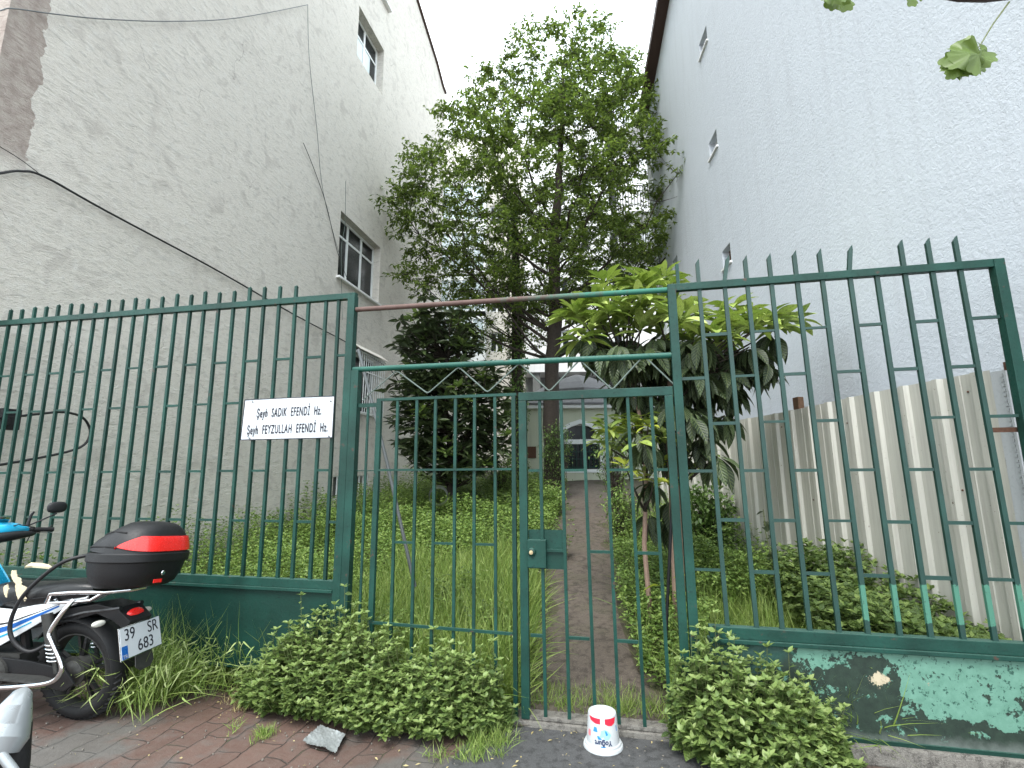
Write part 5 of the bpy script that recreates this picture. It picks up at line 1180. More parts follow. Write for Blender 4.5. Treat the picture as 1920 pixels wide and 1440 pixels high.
cable('thin grey cable sagging across the top of the grey wall', [(-60, 40), (0, 20), (25, 16), (100, 26), (200, 36), (330, 40), (450, 33), (577, 9)], .007, mat='grey_steel')
cable('thin wire dropping from the top of the wall to the middle window', [(577, 10), (580, 110), (594, 240), (606, 360), (637, 480)], .005, .03, mat='grey_steel')
cable('dark wire curving down to the left corner of the middle window', [(569, 268), (590, 320), (612, 385), (632, 470), (650, 520)], .006, .03)
cable('pale cord hanging down in front of the middle window', [(648, 340), (647, 420), (640, 470), (642, 600)], .005, .06, mat='wire')
cable('black cable loop hanging behind the left fence panel from a small box', [(-10, 784), (30, 781), (75, 776), (120, 773), (155, 783), (169, 808), (160, 832), (130, 846), (60, 861), (-40, 878)], .013, .25)
cable('pale wire running down the far end of the grey wall', [(778, 330), (782, 400), (790, 470)], .006, .03, mat='wire')
a_ = WLl(8, 786, .2); jb = MB(); c_ = WLp(8, 786, .2); jb.box((-.06, -.06, -.10), (.10, .04, .10)); jb.box((-.05, -.08, -.07), (.0, -.061, .0)); jo = jb.build('junction_box', M['black_plastic'], bevel=.006); jo.location = tuple(c_); jo.rotation_euler = (0, 0, LROT); tag(jo, 'black cable junction box at the left edge behind the fence', 'junction box')

# ------------------------------------------------------------------ motorbike with top case (local x forward, y left, z up)
BA = math.radians(11); B0 = at_z(152, 1345, 0); bh = np.array([-math.cos(BA), math.sin(BA), 0]); bl = np.array([-bh[1], bh[0], 0]); BROT = math.atan2(bh[1], bh[0])
mo = empty('motorbike', tuple(B0), BROT); tag(mo, 'white and blue small motorbike with black top case parked by the left fence', 'motorbike')
def bk(x, y, lat=0.0): p = on_plane(x, y, B0 + bl * lat, bl) - B0; return (float(p @ bh), lat, float(p[2]))
TL_ = math.tan(math.radians(6))
def ln(p): return (p[0], p[1] + p[2] * TL_, p[2])
def lean_mb(m): m.v = [ln(v) for v in m.v]; return m
def wheel(cx, steer=0.0, nm='wheel'):
    R = .245; r = .046; zc = .318
    m = MB(); prof = []
    for k in range(17):
        a = -2.35 + 4.7 * k / 16; prof.append((R + r * math.cos(a) * 1.0, r * 1.05 * math.sin(a)))
    m.lathe(prof + [prof[0]], 56, (0, 0, 0), 'y', cap=False)
    for k in range(52):                                              # tread blocks on both shoulders
        a = 2 * math.pi * k / 52
        for sg_ in (-1, 1):
            b = a + .03 * sg_; p0_ = (math.cos(b) * (R + r * .99), sg_ * .010, math.sin(b) * (R + r * .99)); p1_ = (math.cos(b + .07) * (R + r * .70), sg_ * .036, math.sin(b + .07) * (R + r * .70)); m.bar(p0_, p1_, .012, .010, side=(0, 1, 0))
    fx = lambda mm: (setattr(mm, 'v', [ln((cx + 1.14 * x * math.cos(steer) - 1.25 * y * math.sin(steer), 1.14 * x * math.sin(steer) + 1.25 * y * math.cos(steer), 1.10 * z + zc)) for x, y, z in mm.v]), mm)[1]
    w = fx(m).build('tyre' if nm != 'wheel' else 'wheel', M['black_rubber'], mo, smooth=True)
    m = MB(); m.lathe([(.225, -.032), (.205, -.034), (.198, -.02), (.196, .02), (.205, .034), (.225, .032)], 48, (0, 0, 0), 'y', cap=False); fx(m).build('rim', M['chrome'] if nm != 'wheel' else M['dirty_metal'], w, smooth=True)
    m = MB()
    for k in range(5):
        a = 2 * math.pi * k / 5 + .35
        for o in (-.14, .14): m.bar((math.cos(a) * .04, 0, math.sin(a) * .04), (math.cos(a + o) * .2, 0, math.sin(a + o) * .2), .022, .018, side=(0, 1, 0))
    fx(m).build('spokes', M['black_paint'], w, bevel=0)
    m = MB(); m.lathe([(.02, -.08), (.06, -.06), (.075, -.03), (.075, .03), (.06, .055), (.02, .07)], 24, (0, 0, 0), 'y'); m.lathe([(.085, .045), (.085, .052)], 36, (0, 0, 0), 'y'); fx(m).build('hub', M['dirty_metal'], w, smooth=True)
    return w
wheel(0.0); wheel(1.22, -.35)
# swing arm, chain guard, engine, frame
m = MB(); m.bar((0, .105, .29), (.5, .09, .34), .045, .03, side=(0, 0, 1)); m.bar((0, -.10, .29), (.5, -.09, .34), .045, .03, side=(0, 0, 1)); lean_mb(m).build('swing_arm', M['black_paint'], mo, bevel=.004)
m = MB(); m.prism([(-.10, .27), (-.02, .36), (.25, .39), (.5, .40), (.5, .33), (.2, .25), (-.02, .22)], .118, .135); lean_mb(m).build('chain_guard', M['black_plastic'], mo, bevel=.004)
m = MB(); m.box((.38, -.11, .22), (.72, .11, .42)); m.lathe([(.09, .11), (.085, .15), (.03, .16)], 24, (.52, 0, .31), 'y')
for k in range(9): m.box((.70 + k * .018, -.085, .28), (.71 + k * .018, .085, .43))
m.box((.70, -.05, .3), (.9, .05, .41)); lean_mb(m).build('engine', M['dirty_metal'], mo, bevel=0)
m = MB(); m.tube([(.98, 0, .98), (.8, 0, .66), (.5, 0, .56), (.1, 0, .66), (-.3, 0, .72)], .03, 8); m.tube([(.5, 0, .56), (.45, 0, .3)], .03, 8)
for y in (-.075, .075): m.tube([(.3, y, .6), (-.1, y, .70), (-.38, y, .74)], .014, 8)
lean_mb(m).build('frame', M['black_paint'], mo, smooth=True)
m = MB(); m.tube([(.72, -.1, .3), (.4, -.15, .2), (.1, -.16, .24), (-.32, -.17, .33)], [.02, .022, .04, .045], 12); lean_mb(m).build('exhaust', M['chrome'], mo, smooth=True)
for sgn in (1, -1):
    a_, b_ = np.array((.13, .135 * sgn, .70)), np.array((.04, .135 * sgn, .33)); m = MB(); m.tube([a_, a_ * .42 + b_ * .58], [.033, .033], 16); m.tube([a_ * .42 + b_ * .58, b_], .014, 10); s0 = lean_mb(m).build('shock_absorber', M['dirty_metal'], mo, smooth=True)
    m = MB(); N = 64; m.tube([tuple((a_ * (.50 - .32 * k / N) + b_ * (.50 + .32 * k / N)) + np.array([math.cos(k * 6.283 * 5 / N), math.sin(k * 6.283 * 5 / N), 0]) * .033) for k in range(N + 1)], .0055, 6); lean_mb(m).build('spring', M['chrome'], s0, smooth=True)
# white side covers with blue stripes
def loft_panel(name, up, lo, lat_u, lat_l, mat, parent=mo, bulge=.02, n=8, th=.012, sgn=1):
    vs = []; fs = []; K = len(up)
    for side_ in (0, 1):
        for i in range(K):
            for j in range(n + 1):
                t = j / n; x = up[i][0] * (1 - t) + lo[i][0] * t; z = up[i][1] * (1 - t) + lo[i][1] * t; y = lat_u[i] * (1 - t) + lat_l[i] * t + bulge * math.sin(math.pi * t) * (.4 + .6 * math.sin(math.pi * i / (K - 1) * .9 + .1)) - side_ * th
                vs.append(ln((x, y * sgn, z)))
    r = n + 1; o_ = K * r
    for i in range(K - 1):
        for j in range(n): a = i * r + j; fs += [(a, a + r, a + r + 1, a + 1), (o_ + a, o_ + a + 1, o_ + a + r + 1, o_ + a + r)]
    for i in range(K - 1): a, b = i * r, (i + 1) * r; fs += [(a, o_ + a, o_ + b, b), (a + n, b + n, o_ + b + n, o_ + a + n)]
    for j in range(n): fs += [(j, j + 1, o_ + j + 1, o_ + j), ((K - 1) * r + j, o_ + (K - 1) * r + j, o_ + (K - 1) * r + j + 1, (K - 1) * r + j + 1)]
    m = MB(); m.add(vs, fs); return m.build(name, M[mat], parent, smooth=True)
up = [(-.14, .815), (.05, .785), (.25, .745), (.42, .71), (.56, .715), (.68, .68), (.85, .60), (1.0, .60)]
lo = [(-.13, .79), (.05, .72), (.25, .61), (.42, .52), (.56, .45), (.70, .38), (.85, .30), (.96, .26)]
for sgn in (1, -1):
    sc = loft_panel('side_cover', up, lo, [.085, .105, .12, .13, .135, .14, .16, .19], [.09, .115, .13, .14, .145, .15, .18, .21], 'white_body', sgn=sgn)
    def strip(name, f0, f1, i0, i1, mat, e):
        U = []; L2 = []
        for (a, b), (c, d) in zip(up[i0:i1], lo[i0:i1]):
            U.append((a + (c - a) * f0, b + (d - b) * f0)); L2.append((a + (c - a) * f1, b + (d - b) * f1))
        K = i1 - i0; la = [.085, .105, .12, .13, .135, .14, .16, .19][i0:i1]; lb_ = [.09, .115, .13, .14, .145, .15, .18, .21][i0:i1]
        B = lambda f, i: la[i] * (1 - f) + lb_[i] * f + .02 * math.sin(math.pi * f) * (.4 + .6 * math.sin(math.pi * (i + i0) / 7 * .9 + .1)) + e
        loft_panel(name, U, L2, [B(f0, i) for i in range(K)], [B(f1, i) for i in range(K)], mat, sc, 0.0, 3, .002, sgn)
    strip('blue_stripe', .50, .66, 1, 8, 'deep_blue', .002); strip('dark_stripe', .38, .43, 1, 7, 'black_paint', .002); strip('blue_stripe', .74, .80, 2, 8, 'blue_body', .002)
# leg shield and front cowl, light blue
for sgn in (1, -1): loft_panel('leg_shield', [(.72, .70), (.86, .84), (1.0, .98), (1.1, 1.02)], [(.80, .30), (.93, .26), (1.05, .28), (1.15, .45)], [.10, .14, .15, .04], [.14, .24, .25, .10], 'blue_body', sgn=sgn)
m = MB(); m.lathe([(.01, .62), (.12, .60), (.145, .2), (.13, -.1), (.02, -.14)], 16, (0, 0, 0)); m.v = [ln((.80 + z * .45, x * .75, .62 + y * .62 + z * .2)) for x, y, z in m.v]; m.build('centre_cover', M['black_plastic'], mo, smooth=True)
m = MB(); m.lathe([(.10, .0), (.13, .06), (.10, .16), (.02, .22)], 16); m.v = [ln((1.20 + x * 1.5, y * .75, .50 + z * .4 + x * .2)) for x, y, z in m.v]; m.build('front_fender', M['blue_body'], mo, smooth=True)
for y in (-.07, .07):
    m = MB(); m.tube([(1.02, y, .92), (1.22, y, .29)], .02, 10); lean_mb(m).build('fork_leg', M['dirty_metal'], mo, smooth=True)
# handlebar cowl, turned to the left
hc = empty('handlebar', (.84, 1.12 * TL_, 1.19), math.radians(-14)); hc.parent = mo
def sup(m, c, r, e=2.6, nu=24, nv=14, flat=1.0, taper=0.0):
    """superellipsoid"""
    b = len(m.v); f = lambda w, k: math.copysign(abs(w) ** (2 / k), w)
    for j in range(nv + 1):
        v = -math.pi / 2 + math.pi * j / nv
        for i in range(nu):
            u = 2 * math.pi * i / nu; x = f(math.cos(v), e) * f(math.cos(u), e); y = f(math.cos(v), e) * f(math.sin(u), e); z = f(math.sin(v), e)
            k = 1 - taper * abs(y); m.v.append((c[0] + r[0] * x * k, c[1] + r[1] * y, c[2] + r[2] * z * k))
    for j in range(nv):
        for i in range(nu): i2 = (i + 1) % nu; m.f.append((b + j * nu + i, b + j * nu + i2, b + (j + 1) * nu + i2, b + (j + 1) * nu + i))
    return m
m = MB(); sup(m, (0, 0, 0), (.12, .21, .075), 2.3, taper=.45); m.build('cowl', M['blue_body'], hc, smooth=True)
m = MB(); sup(m, (-.012, 0, .012), (.115, .20, .072), 2.3, taper=.5); ck = m.build('dashboard', M['blue_body'], hc, smooth=True)
m = MB(); m.lathe([(.001, .072), (.052, .071), (.060, .078), (.066, .074), (.066, .06)], 28); m.v = [(x * 1.0 - .04 - (z - .06) * .35, y, z + .014 + x * -.35) for x, y, z in m.v]; m.build('speedometer', M['chrome'], ck, smooth=True)
m = MB(); sup(m, (-.03, 0, -.028), (.125, .235, .045), 2.6, taper=.4); m.build('lower_cowl', M['black_plastic'], hc, smooth=True)
for sgn, nm in ((1, 'left'), (-1, 'right')):
    m = MB(); m.tube([(-.01, .12 * sgn, .0), (-.02, .22 * sgn, .0)], .012, 8); m.tube([(-.02, .2 * sgn, .0), (-.035, .34 * sgn, -.012)], [.0175, .0165], 14); m.build('grip', M['black_rubber'], hc, smooth=True)
    m = MB(); m.bar((.03, .18 * sgn, -.02), (.0, .35 * sgn, -.04), .016, .006); m.build('brake_lever', M['chrome'], hc, bevel=.002)
    m = MB(); m.tube([(0, .19 * sgn, .02), (.005, .205 * sgn, .10), (-.01, .215 * sgn, .13)], [.013, .010, .007], 8); m.tube([(0, .2 * sgn, .03), (-.03, .28 * sgn, .075), (-.05, .34 * sgn, .11)], .006, 8); mr = m.build('mirror_stem', M['black_plastic'], hc, smooth=True)
    m = MB(); sup(m, (-.04, .34 * sgn, .155), (.022, .062, .043), 2.8); m.build('mirror', M['black_plastic'], mr, smooth=True)
m = MB(); m.tube([(0, -.18, .03), (.02, -.22, -.03), (.0, -.30, -.02), (-.01, -.34, .02)], .004, 6); m.tube([(-.02, .02, .0), (-.1, -.1, .05), (-.09, -.2, .02), (.05, -.22, -.1)], .004, 6); m.build('cable', M['cable'], hc, smooth=True)
# seat, torn open at the front
def loft(m, secs):
    b = len(m.v); n = len(secs[0])
    for s in secs: m.v += [tuple(p) for p in s]
    for i in range(len(secs) - 1):
        for k in range(n): k2 = (k + 1) % n; m.f.append((b + i * n + k, b + i * n + k2, b + (i + 1) * n + k2, b + (i + 1) * n + k))
    m.f.append(tuple(b + k for k in range(n))); m.f.append(tuple(b + (len(secs) - 1) * n + k for k in range(n))[::-1]); return m
def seat_sec(x, w, zt, zb_, n=20, e=3.0):
    out = []; c = (zt + zb_) / 2; h = (zt - zb_) / 2
    for k in range(n):
        a = 2 * math.pi * k / n; out.append(ln((x, w * math.copysign(abs(math.cos(a)) ** (2 / e), math.cos(a)), c + h * math.copysign(abs(math.sin(a)) ** (2 / e), math.sin(a)))))
    return out
m = MB(); loft(m, [seat_sec(.735, .06, .80, .69), seat_sec(.70, .085, .845, .66), seat_sec(.60, .105, .865, .66), seat_sec(.45, .12, .86, .68), seat_sec(.30, .13, .865, .70), seat_sec(.18, .135, .885, .73), seat_sec(.0, .13, .90, .77), seat_sec(-.12, .11, .895, .79), seat_sec(-.16, .08, .88, .80)]); st = m.build('seat', M['seat'], mo, smooth=True)
m = MB(); m.tube([ln((.60, .105, .70)), ln((.50, .122, .745)), ln((.36, .134, .775)), ln((.2, .138, .795)), ln((.0, .134, .82))], .004, 6); m.build('seam', M['black_rubber'], st, smooth=True)
def blob(poly, lat, mat, nm, par, jag=.008):
    out = []
    for (a, b), (c, d) in zip(poly, poly[1:] + poly[:1]):
        for k in range(4): t = k / 4; out.append((a + (c - a) * t + rng.normal(0, jag), b + (d - b) * t + rng.normal(0, jag)))
    m = MB(); m.prism(out, lat, lat + .004); m.v = [ln(v) for v in m.v]; return m.build(nm, M[mat], par)
fp = [bk(x, y, .222) for x, y in ((26, 1070), (33, 1068), (37, 1080), (43, 1086), (42, 1096), (50, 1103), (46, 1118), (48, 1126), (34, 1126), (29, 1106), (31, 1092), (25, 1082))]
blob([(p[0], p[2]) for p in fp], .1335, 'foam', 'torn_foam', st, .004)
fp = [bk(x, y, .222) for x, y in ((8, 1100), (16, 1094), (17, 1104), (12, 1120), (7, 1116))]
blob([(p[0], p[2]) for p in fp], .1335, 'foam', 'torn_foam', st, .003)
tq_ = []
for x, y in ((46, 1064), (58, 1056), (78, 1057), (92, 1060), (100, 1066), (84, 1064), (60, 1062)):
    p = at_z(x, y, .876) - B0; tq_.append((float(p @ bh), float(p @ bl)))
m = MB(); m.prismz(tq_, .868, .882); m.build('torn_foam', M['foam'], st)
# tail, plate holder, plate
m = MB(); loft(m, [[ln(p) for p in s] for s in ([(.15, -.07, .70), (.15, .07, .70), (.15, .07, .60), (.15, -.07, .60)], [(-.2, -.085, .76), (-.2, .085, .76), (-.2, .085, .70), (-.2, -.085, .70)], [(-.36, -.085, .74), (-.36, .085, .74), (-.33, .085, .66), (-.33, -.085, .66)], [(-.46, -.08, .66), (-.46, .08, .66), (-.42, .08, .60), (-.42, -.08, .60)])]); m.build('rear_fender', M['black_plastic'], mo, bevel=.004)
m = MB(); prf = [(.30, -.07), (.312, -.05), (.316, 0), (.312, .05), (.30, .07)]; aa = np.radians(np.linspace(35, 178, 24))
m.add([ln((1.12 * r_ * math.cos(a), 1.25 * y_, 1.08 * r_ * math.sin(a) + .325)) for a in aa for r_, y_ in prf] + [ln((1.12 * (r_ - .006) * math.cos(a), 1.25 * y_, 1.08 * (r_ - .006) * math.sin(a) + .325)) for a in aa for r_, y_ in prf], [(i * 5 + j, i * 5 + j + 1, i * 5 + j + 6, i * 5 + j + 5) for i in range(23) for j in range(4)] + [(120 + i * 5 + j, 120 + i * 5 + j + 5, 120 + i * 5 + j + 6, 120 + i * 5 + j + 1) for i in range(23) for j in range(4)] + [(i * 5 + j, i * 5 + j + 5, 120 + i * 5 + j + 5, 120 + i * 5 + j) for i in range(23) for j in (0, 4)] + [(q_, q_ + 1, q_ + 121, q_ + 120) for q_ in list(range(4)) + list(range(115, 119))]); m.build('inner_fender', M['black_plastic'], mo, smooth=True)
m = MB(); m.lathe([(.001, 0), (.034, .012), (.04, .03), (.03, .045), (.001, .05)], 16, (0, 0, 0), 'x'); m.v = [ln((-.38 - x, y * 1.6, .69 + z * .9)) for x, y, z in m.v]; m.build('tail_light', M['red_lens'], mo, smooth=True)
PLT = [(-.44, .055, .63), (-.475, -.185, .635)]                     # plate frame in the bike: centre line from left to right
pe = empty('number_plate', (-.455, .005, .565)); pe.parent = mo; pe.rotation_euler = (math.radians(4.0), math.radians(0), math.radians(-90 - 6))
# plate local: x to the right as read from behind, z up, front faces -y
pe.rotation_euler = (math.radians(-14), math.radians(2.5), math.radians(-90 + 12)); pe.scale = (1.5, 1, 1.22); pe.location = (-.475, .07, .545)
m = MB(); m.box((-.125, 0, -.08), (.125, .006, .08)); pb = m.build('plate_holder', M['chrome'], pe, bevel=.002)
m = MB(); m.box((-.12, -.0025, -.075), (.12, -.0002, .075)); m.build('plate', M['sign'], pe, bevel=.0008)
m = MB(); m.box((-.119, -.0034, -.074), (-.085, -.0026, -.012)); m.build('blue_field', M['deep_blue'], pe)
text_mesh('lettering', 'TR', .024, M['white_plastic'], pe, (-.102, -.0040, -.063), (math.pi / 2, 0, 0), .95)
text_mesh('lettering', '39', .082, M['ink'], pe, (-.068, -.0034, .036), (math.pi / 2, 0, 0), .78)
text_mesh('lettering', 'SR', .082, M['ink'], pe, (.072, -.0034, .036), (math.pi / 2, 0, 0), .78)
text_mesh('lettering', '683', .082, M['ink'], pe, (.022, -.0034, -.036), (math.pi / 2, 0, 0), .82)
m = MB(); m.prism([(-.05, -.02), (.05, -.02), (.055, -.075), (.03, -.10), (-.03, -.10), (-.055, -.075)], .001, .006); m.v = [(x + .02, y + .012, z - .06) for x, y, z in m.v]; m.build('mud_flap', M['dirty_metal'], pe)
for sgn in (1, -1):
    m = MB(); m.tube([(-.30, .07 * sgn, .665), (-.31, .135 * sgn, .665)], .008, 8); ind = lean_mb(m).build('indicator', M['black_plastic'], mo, smooth=True)
    m = MB(); sup(m, (-.315, .165 * sgn, .665), (.022, .042, .019), 2.2); lean_mb(m).build('lens', M['clear_lens'], ind, smooth=True)
# rack
m = MB()
for sgn in (1, -1):
    m.tube([(.12, .15 * sgn, .77), (.08, .155 * sgn, .83), (-.1, .15 * sgn, .845), (-.32, .13 * sgn, .85), (-.46, .08 * sgn, .86), (-.48, 0, .86)], .0125, 10)
    m.tube([(.12, .15 * sgn, .77), (-.08, .15 * sgn, .785), (-.22, .14 * sgn, .80), (-.3, .13 * sgn, .845)], .010, 8); m.tube([(.06, .14 * sgn, .80), (.05, .09 * sgn, .72)], .012, 8)
lean_mb(m).build('luggage_rack', M['chrome'], mo, smooth=True)
# chrome guard bar and foot rest along the left side
m = MB(); pth = [(-.10, .155, .80), (-.085, .20, .74), (-.03, .235, .62), (-.06, .245, .57), (-.15, .255, .45), (-.155, .26, .39), (-.09, .265, .335), (.1, .27, .30), (.4, .275, .27), (.75, .27, .27)]
sm = []
for i in range(len(pth) - 1):
    P_ = [np.array(pth[max(i - 1, 0)]), np.array(pth[i]), np.array(pth[i + 1]), np.array(pth[min(i + 2, len(pth) - 1)])]
    for k in range(5): t = k / 5; sm.append(.5 * ((2 * P_[1]) + (-P_[0] + P_[2]) * t + (2 * P_[0] - 5 * P_[1] + 4 * P_[2] - P_[3]) * t * t + (-P_[0] + 3 * P_[1] - 3 * P_[2] + P_[3]) * t ** 3))
sm.append(np.array(pth[-1])); m.tube(sm, .0135, 12); gb = lean_mb(m).build('guard_bar', M['chrome'], mo, smooth=True)
m = MB(); m.prismz([(-.08, .262), (.75, .262), (.75, .19), (.1, .17), (-.04, .2)], .315, .325); lean_mb(m).build('foot_plate', M['dirty_metal'], gb)
m = MB(); m.tube([(.3, .1, .22), (.28, .2, .02)], .011, 8); lean_mb(m).build('kick_stand', M['black_paint'], mo, smooth=True)
# top case
tcx, tcy, tcz = -.36, .0 + .87 * TL_, .865
te = empty('top_case', (tcx, tcy, tcz), math.radians(0)); te.parent = mo; te.rotation_euler = (math.radians(6), math.radians(-3), 0); te.scale = (1.22, 1.22, 1.3)
def case_sec(z, sx, sy, fx=0.0, n=56, e=3.0, zf=None):
    out = []
    for k in range(n):
        a = 2 * math.pi * k / n; c, s = math.cos(a), math.sin(a); x = math.copysign(abs(c) ** (2 / e), c); y = math.copysign(abs(s) ** (2 / e), s)
        w = 1 - .22 * max(0, x); out.append((x * sx + fx, y * sy * w, z + (zf(x) if zf else 0)))
    return out
lowprof = [(.0, .150, .150), (.02, .178, .175), (.07, .198, .196), (.12, .208, .206)]
tilt_ = lambda x: -.012 * x
m = MB(); loft(m, [case_sec(z, a, b, zf=tilt_) for z, a, b in lowprof]); m.build('case_base', M['black_plastic'], te, smooth=True)
m = MB(); loft(m, [case_sec(.121, .214, .212, zf=tilt_), case_sec(.126, .219, .217, zf=tilt_), case_sec(.160, .219, .217, zf=tilt_), case_sec(.166, .213, .211, zf=tilt_)]); m.build('case_rim', M['black_plastic'], te, smooth=True)
lidp = [(.167, .210, .208, 0), (.20, .205, .203, 0), (.24, .190, .190, -.006), (.275, .165, .168, -.016), (.30, .135, .14, -.026), (.315, .10, .11, -.034), (.321, .06, .07, -.04), (.322, .02, .02, -.045)]
m = MB(); loft(m, [case_sec(z, a, b, f, zf=lambda x, z=z: -.075 * (z - .167) / .155 * max(0, x) ** 1.3) for z, a, b, f in lidp]); ld = m.build('case_lid', M['black_plastic'], te, smooth=True)
# raised seam on the lid and wrap round reflector at the back
def lid_pt(a, t, off=0.0):
    """angle a, height fraction t of the lid side -> point on the surface pushed outwards"""
    z = .167 + t * .155; zs_ = [q[0] for q in lidp]; sx = np.interp(z, zs_, [q[1] for q in lidp]); sy = np.interp(z, zs_, [q[2] for q in lidp]); f = np.interp(z, zs_, [q[3] for q in lidp])
    c, s = math.cos(a), math.sin(a); x = math.copysign(abs(c) ** (2 / 3.0), c); y = math.copysign(abs(s) ** (2 / 3.0), s); w = 1 - .22 * max(0, x)
    return (x * (sx + off) + f, y * (sy + off) * w, z + off * .4 - .075 * (z - .167) / .155 * max(0, x) ** 1.3)
def patch(name, a0, a1, tl, tu, mat, off, na=28, nt=5, tag_par=ld):
    vs = []; fs = []
    for o_ in (off, -.003):
        for i in range(na + 1):
            a = a0 + (a1 - a0) * i / na; u = i / na; lo_, hi_ = tl(u), tu(u)
            for j in range(nt + 1): vs.append(lid_pt(a, lo_ + (hi_ - lo_) * j / nt, o_))
    r = nt + 1; o2 = (na + 1) * r
    for i in range(na):
        for j in range(nt): q = i * r + j; fs += [(q, q + r, q + r + 1, q + 1), (o2 + q, o2 + q + 1, o2 + q + r + 1, o2 + q + r)]
        q = i * r; fs += [(q, o2 + q, o2 + q + r, q + r), (q + nt, q + r + nt, o2 + q + r + nt, o2 + q + nt)]
    for j in range(nt): fs += [(j, j + 1, o2 + j + 1, o2 + j), (na * r + j, o2 + na * r + j, o2 + na * r + j + 1, na * r + j + 1)]
    m = MB(); m.add(vs, fs); return m.build(name, M[mat], tag_par, smooth=True)
bump_ = lambda u: math.sin(math.pi * min(1, max(0, u)))
patch('red_reflector', math.radians(100), math.radians(260), lambda u: .10 + .10 * abs(2 * u - 1) ** 3, lambda u: .14 + .42 * min(1, 4.5 * min(u, 1 - u)) ** .6, 'red_lens', .007, 44)
m = MB(); seam = [lid_pt(math.radians(d), .12 + .62 * math.sin(math.radians((d - 100) / 160 * 180)) ** .6 if 0 else .10 + .001 * d, .002) for d in range(-100, 101, 8)]
m.tube(seam, .004, 6); m.tube([lid_pt(math.radians(d), .74 - .1 * abs(d) / 100, .001) for d in range(-104, 105, 8)], .004, 6); m.build('lid_seam', M['black_rubber'], ld, smooth=True)
m = MB(); m.lathe([(.001, .004), (.010, .003), (.012, 0)], 14, (0, 0, 0), 'x'); m.v = [(-.212 - x, y + .02, z + .08) for x, y, z in m.v]; m.build('case_lock', M['chrome'], te, smooth=True)
m = MB(); m.box((-.210, .015, .035), (-.205, .065, .052)); m.build('red_button', M['red_lens'], te, bevel=.001)
# thick black hose lock looped from the case to the shock absorber
m = MB(); hp = [bk(168, 1040, .12), bk(120, 1053, .2), bk(75, 1085, .24), bk(38, 1125, .26), bk(19, 1170, .26), bk(26, 1203, .25), bk(55, 1222, .22), bk(88, 1208, .17)]
hp = [np.array(p) for p in hp]; sm = []
for i in range(len(hp) - 1):
    P_ = [hp[max(i - 1, 0)], hp[i], hp[i + 1], hp[min(i + 2, len(hp) - 1)]]
    for k in range(6): t = k / 6; sm.append(.5 * ((2 * P_[1]) + (-P_[0] + P_[2]) * t + (2 * P_[0] - 5 * P_[1] + 4 * P_[2] - P_[3]) * t * t + (-P_[0] + 3 * P_[1] - 3 * P_[2] + P_[3]) * t ** 3))
m.tube(sm, .0125, 10); ho = m.build('hose_lock', M['cable'], smooth=True); ho.location = tuple(B0); ho.rotation_euler = (0, 0, BROT); tag(ho, 'thick black cable lock looped over the side of the motorbike', 'cable lock')

# ------------------------------------------------------------------ second scooter, only its silver mirror and bar reach into the corner
SY = 1.35
sc0 = at_y(30, 1380, SY); sco = empty('silver_scooter', tuple(sc0 * np.array([1, 1, 0]))); off = np.array(sco.location); tag(sco, 'silver handle guard of a second scooter poking into the bottom left corner', 'scooter')
qs = lambda x, y, d=0: at_y(x, y, SY + d) - off
m = MB(); ct = [qs(48, 1290, .03), qs(42, 1300, .02), qs(32, 1320), qs(18, 1350), qs(2, 1385, -.02), qs(-10, 1410, -.03)]
m.tube(ct, [.006, .020, .031, .044, .054, .048], 24); m.build('hand_guard', M['silver_body'], sco, smooth=True)
m = MB(); m.tube([qs(14, 1372), qs(18, 1400), qs(26, 1440), qs(30, 1470)], [.046, .040, .030, .022], 16); m.build('rubber_boot', M['black_rubber'], sco, smooth=True)
m = MB(); m.tube([qs(-40, 1385, -.05), qs(0, 1412, -.05), qs(22, 1440, -.05), qs(60, 1500, -.05)], .010, 12); m.build('lever', M['silver_body'], sco, smooth=True)
m = MB(); m.tube([qs(-120, 1470), qs(-40, 1445), qs(20, 1470)], [.05, .05, .04], 12); m.build('handlebar', M['grey_steel'], sco, smooth=True)

# ------------------------------------------------------------------ yoghurt tub upside down
bc = at_z(1131, 1398, .008); bu = empty('yoghurt_bucket', tuple(bc), math.radians(-8)); tag(bu, 'white plastic yoghurt tub with red and blue print standing upside down before the gate', 'tub')
zb1 = .185; r0_, r1_ = .098, .083; Rz = lambda z: r0_ + (r1_ - r0_) * (z / zb1)
m = MB(); m.lathe([(r0_ - .003, .0), (.114, .0), (.116, .004), (.113, .016), (.106, .020), (.1045, .030), (Rz(.03), .033), (r1_, zb1 - .006), (r1_ - .003, zb1), (r1_ - .010, zb1 + .001), (r1_ - .014, zb1 - .004), (.02, zb1 - .005), (.001, zb1 - .005)], 64, cap=False); m.build('tub', M['white_plastic'], bu, smooth=True)
def wrap(name, poly, mat, dz=.0012, thick=.0004):
    """thin printed patch curved round the tub: poly in (angle deg, z), angle 0 faces the street"""
    b = bmesh.new(); vv = [b.verts.new((a, z, 0)) for a, z in poly]; b.faces.new(vv); bmesh.ops.triangulate(b, faces=b.faces)
    for _ in range(3): bmesh.ops.subdivide_edges(b, edges=[e for e in b.edges if e.calc_length() > 4], cuts=1); bmesh.ops.triangulate(b, faces=b.faces)
    for v in b.verts: a, z = math.radians(v.co.x - 90), v.co.y; r = Rz(z) + dz; v.co = (r * math.cos(a), r * math.sin(a), z)
    me = bpy.data.meshes.new(name); b.to_mesh(me); b.free(); me.materials.append(mat); o = bpy.data.objects.new(name, me); col.objects.link(o); o.parent = bu; return o
red = plain('red_print', (.62, .02, .045), .4, var=.08, bump=0); blu = plain('blue_print', (.03, .20, .5), .4, var=.3, bump=0); lbl = plain('light_blue_print', (.25, .5, .68), .4, var=.2, bump=0); nav = plain('navy_print', (.02, .035, .09), .4, var=.1, bump=0)
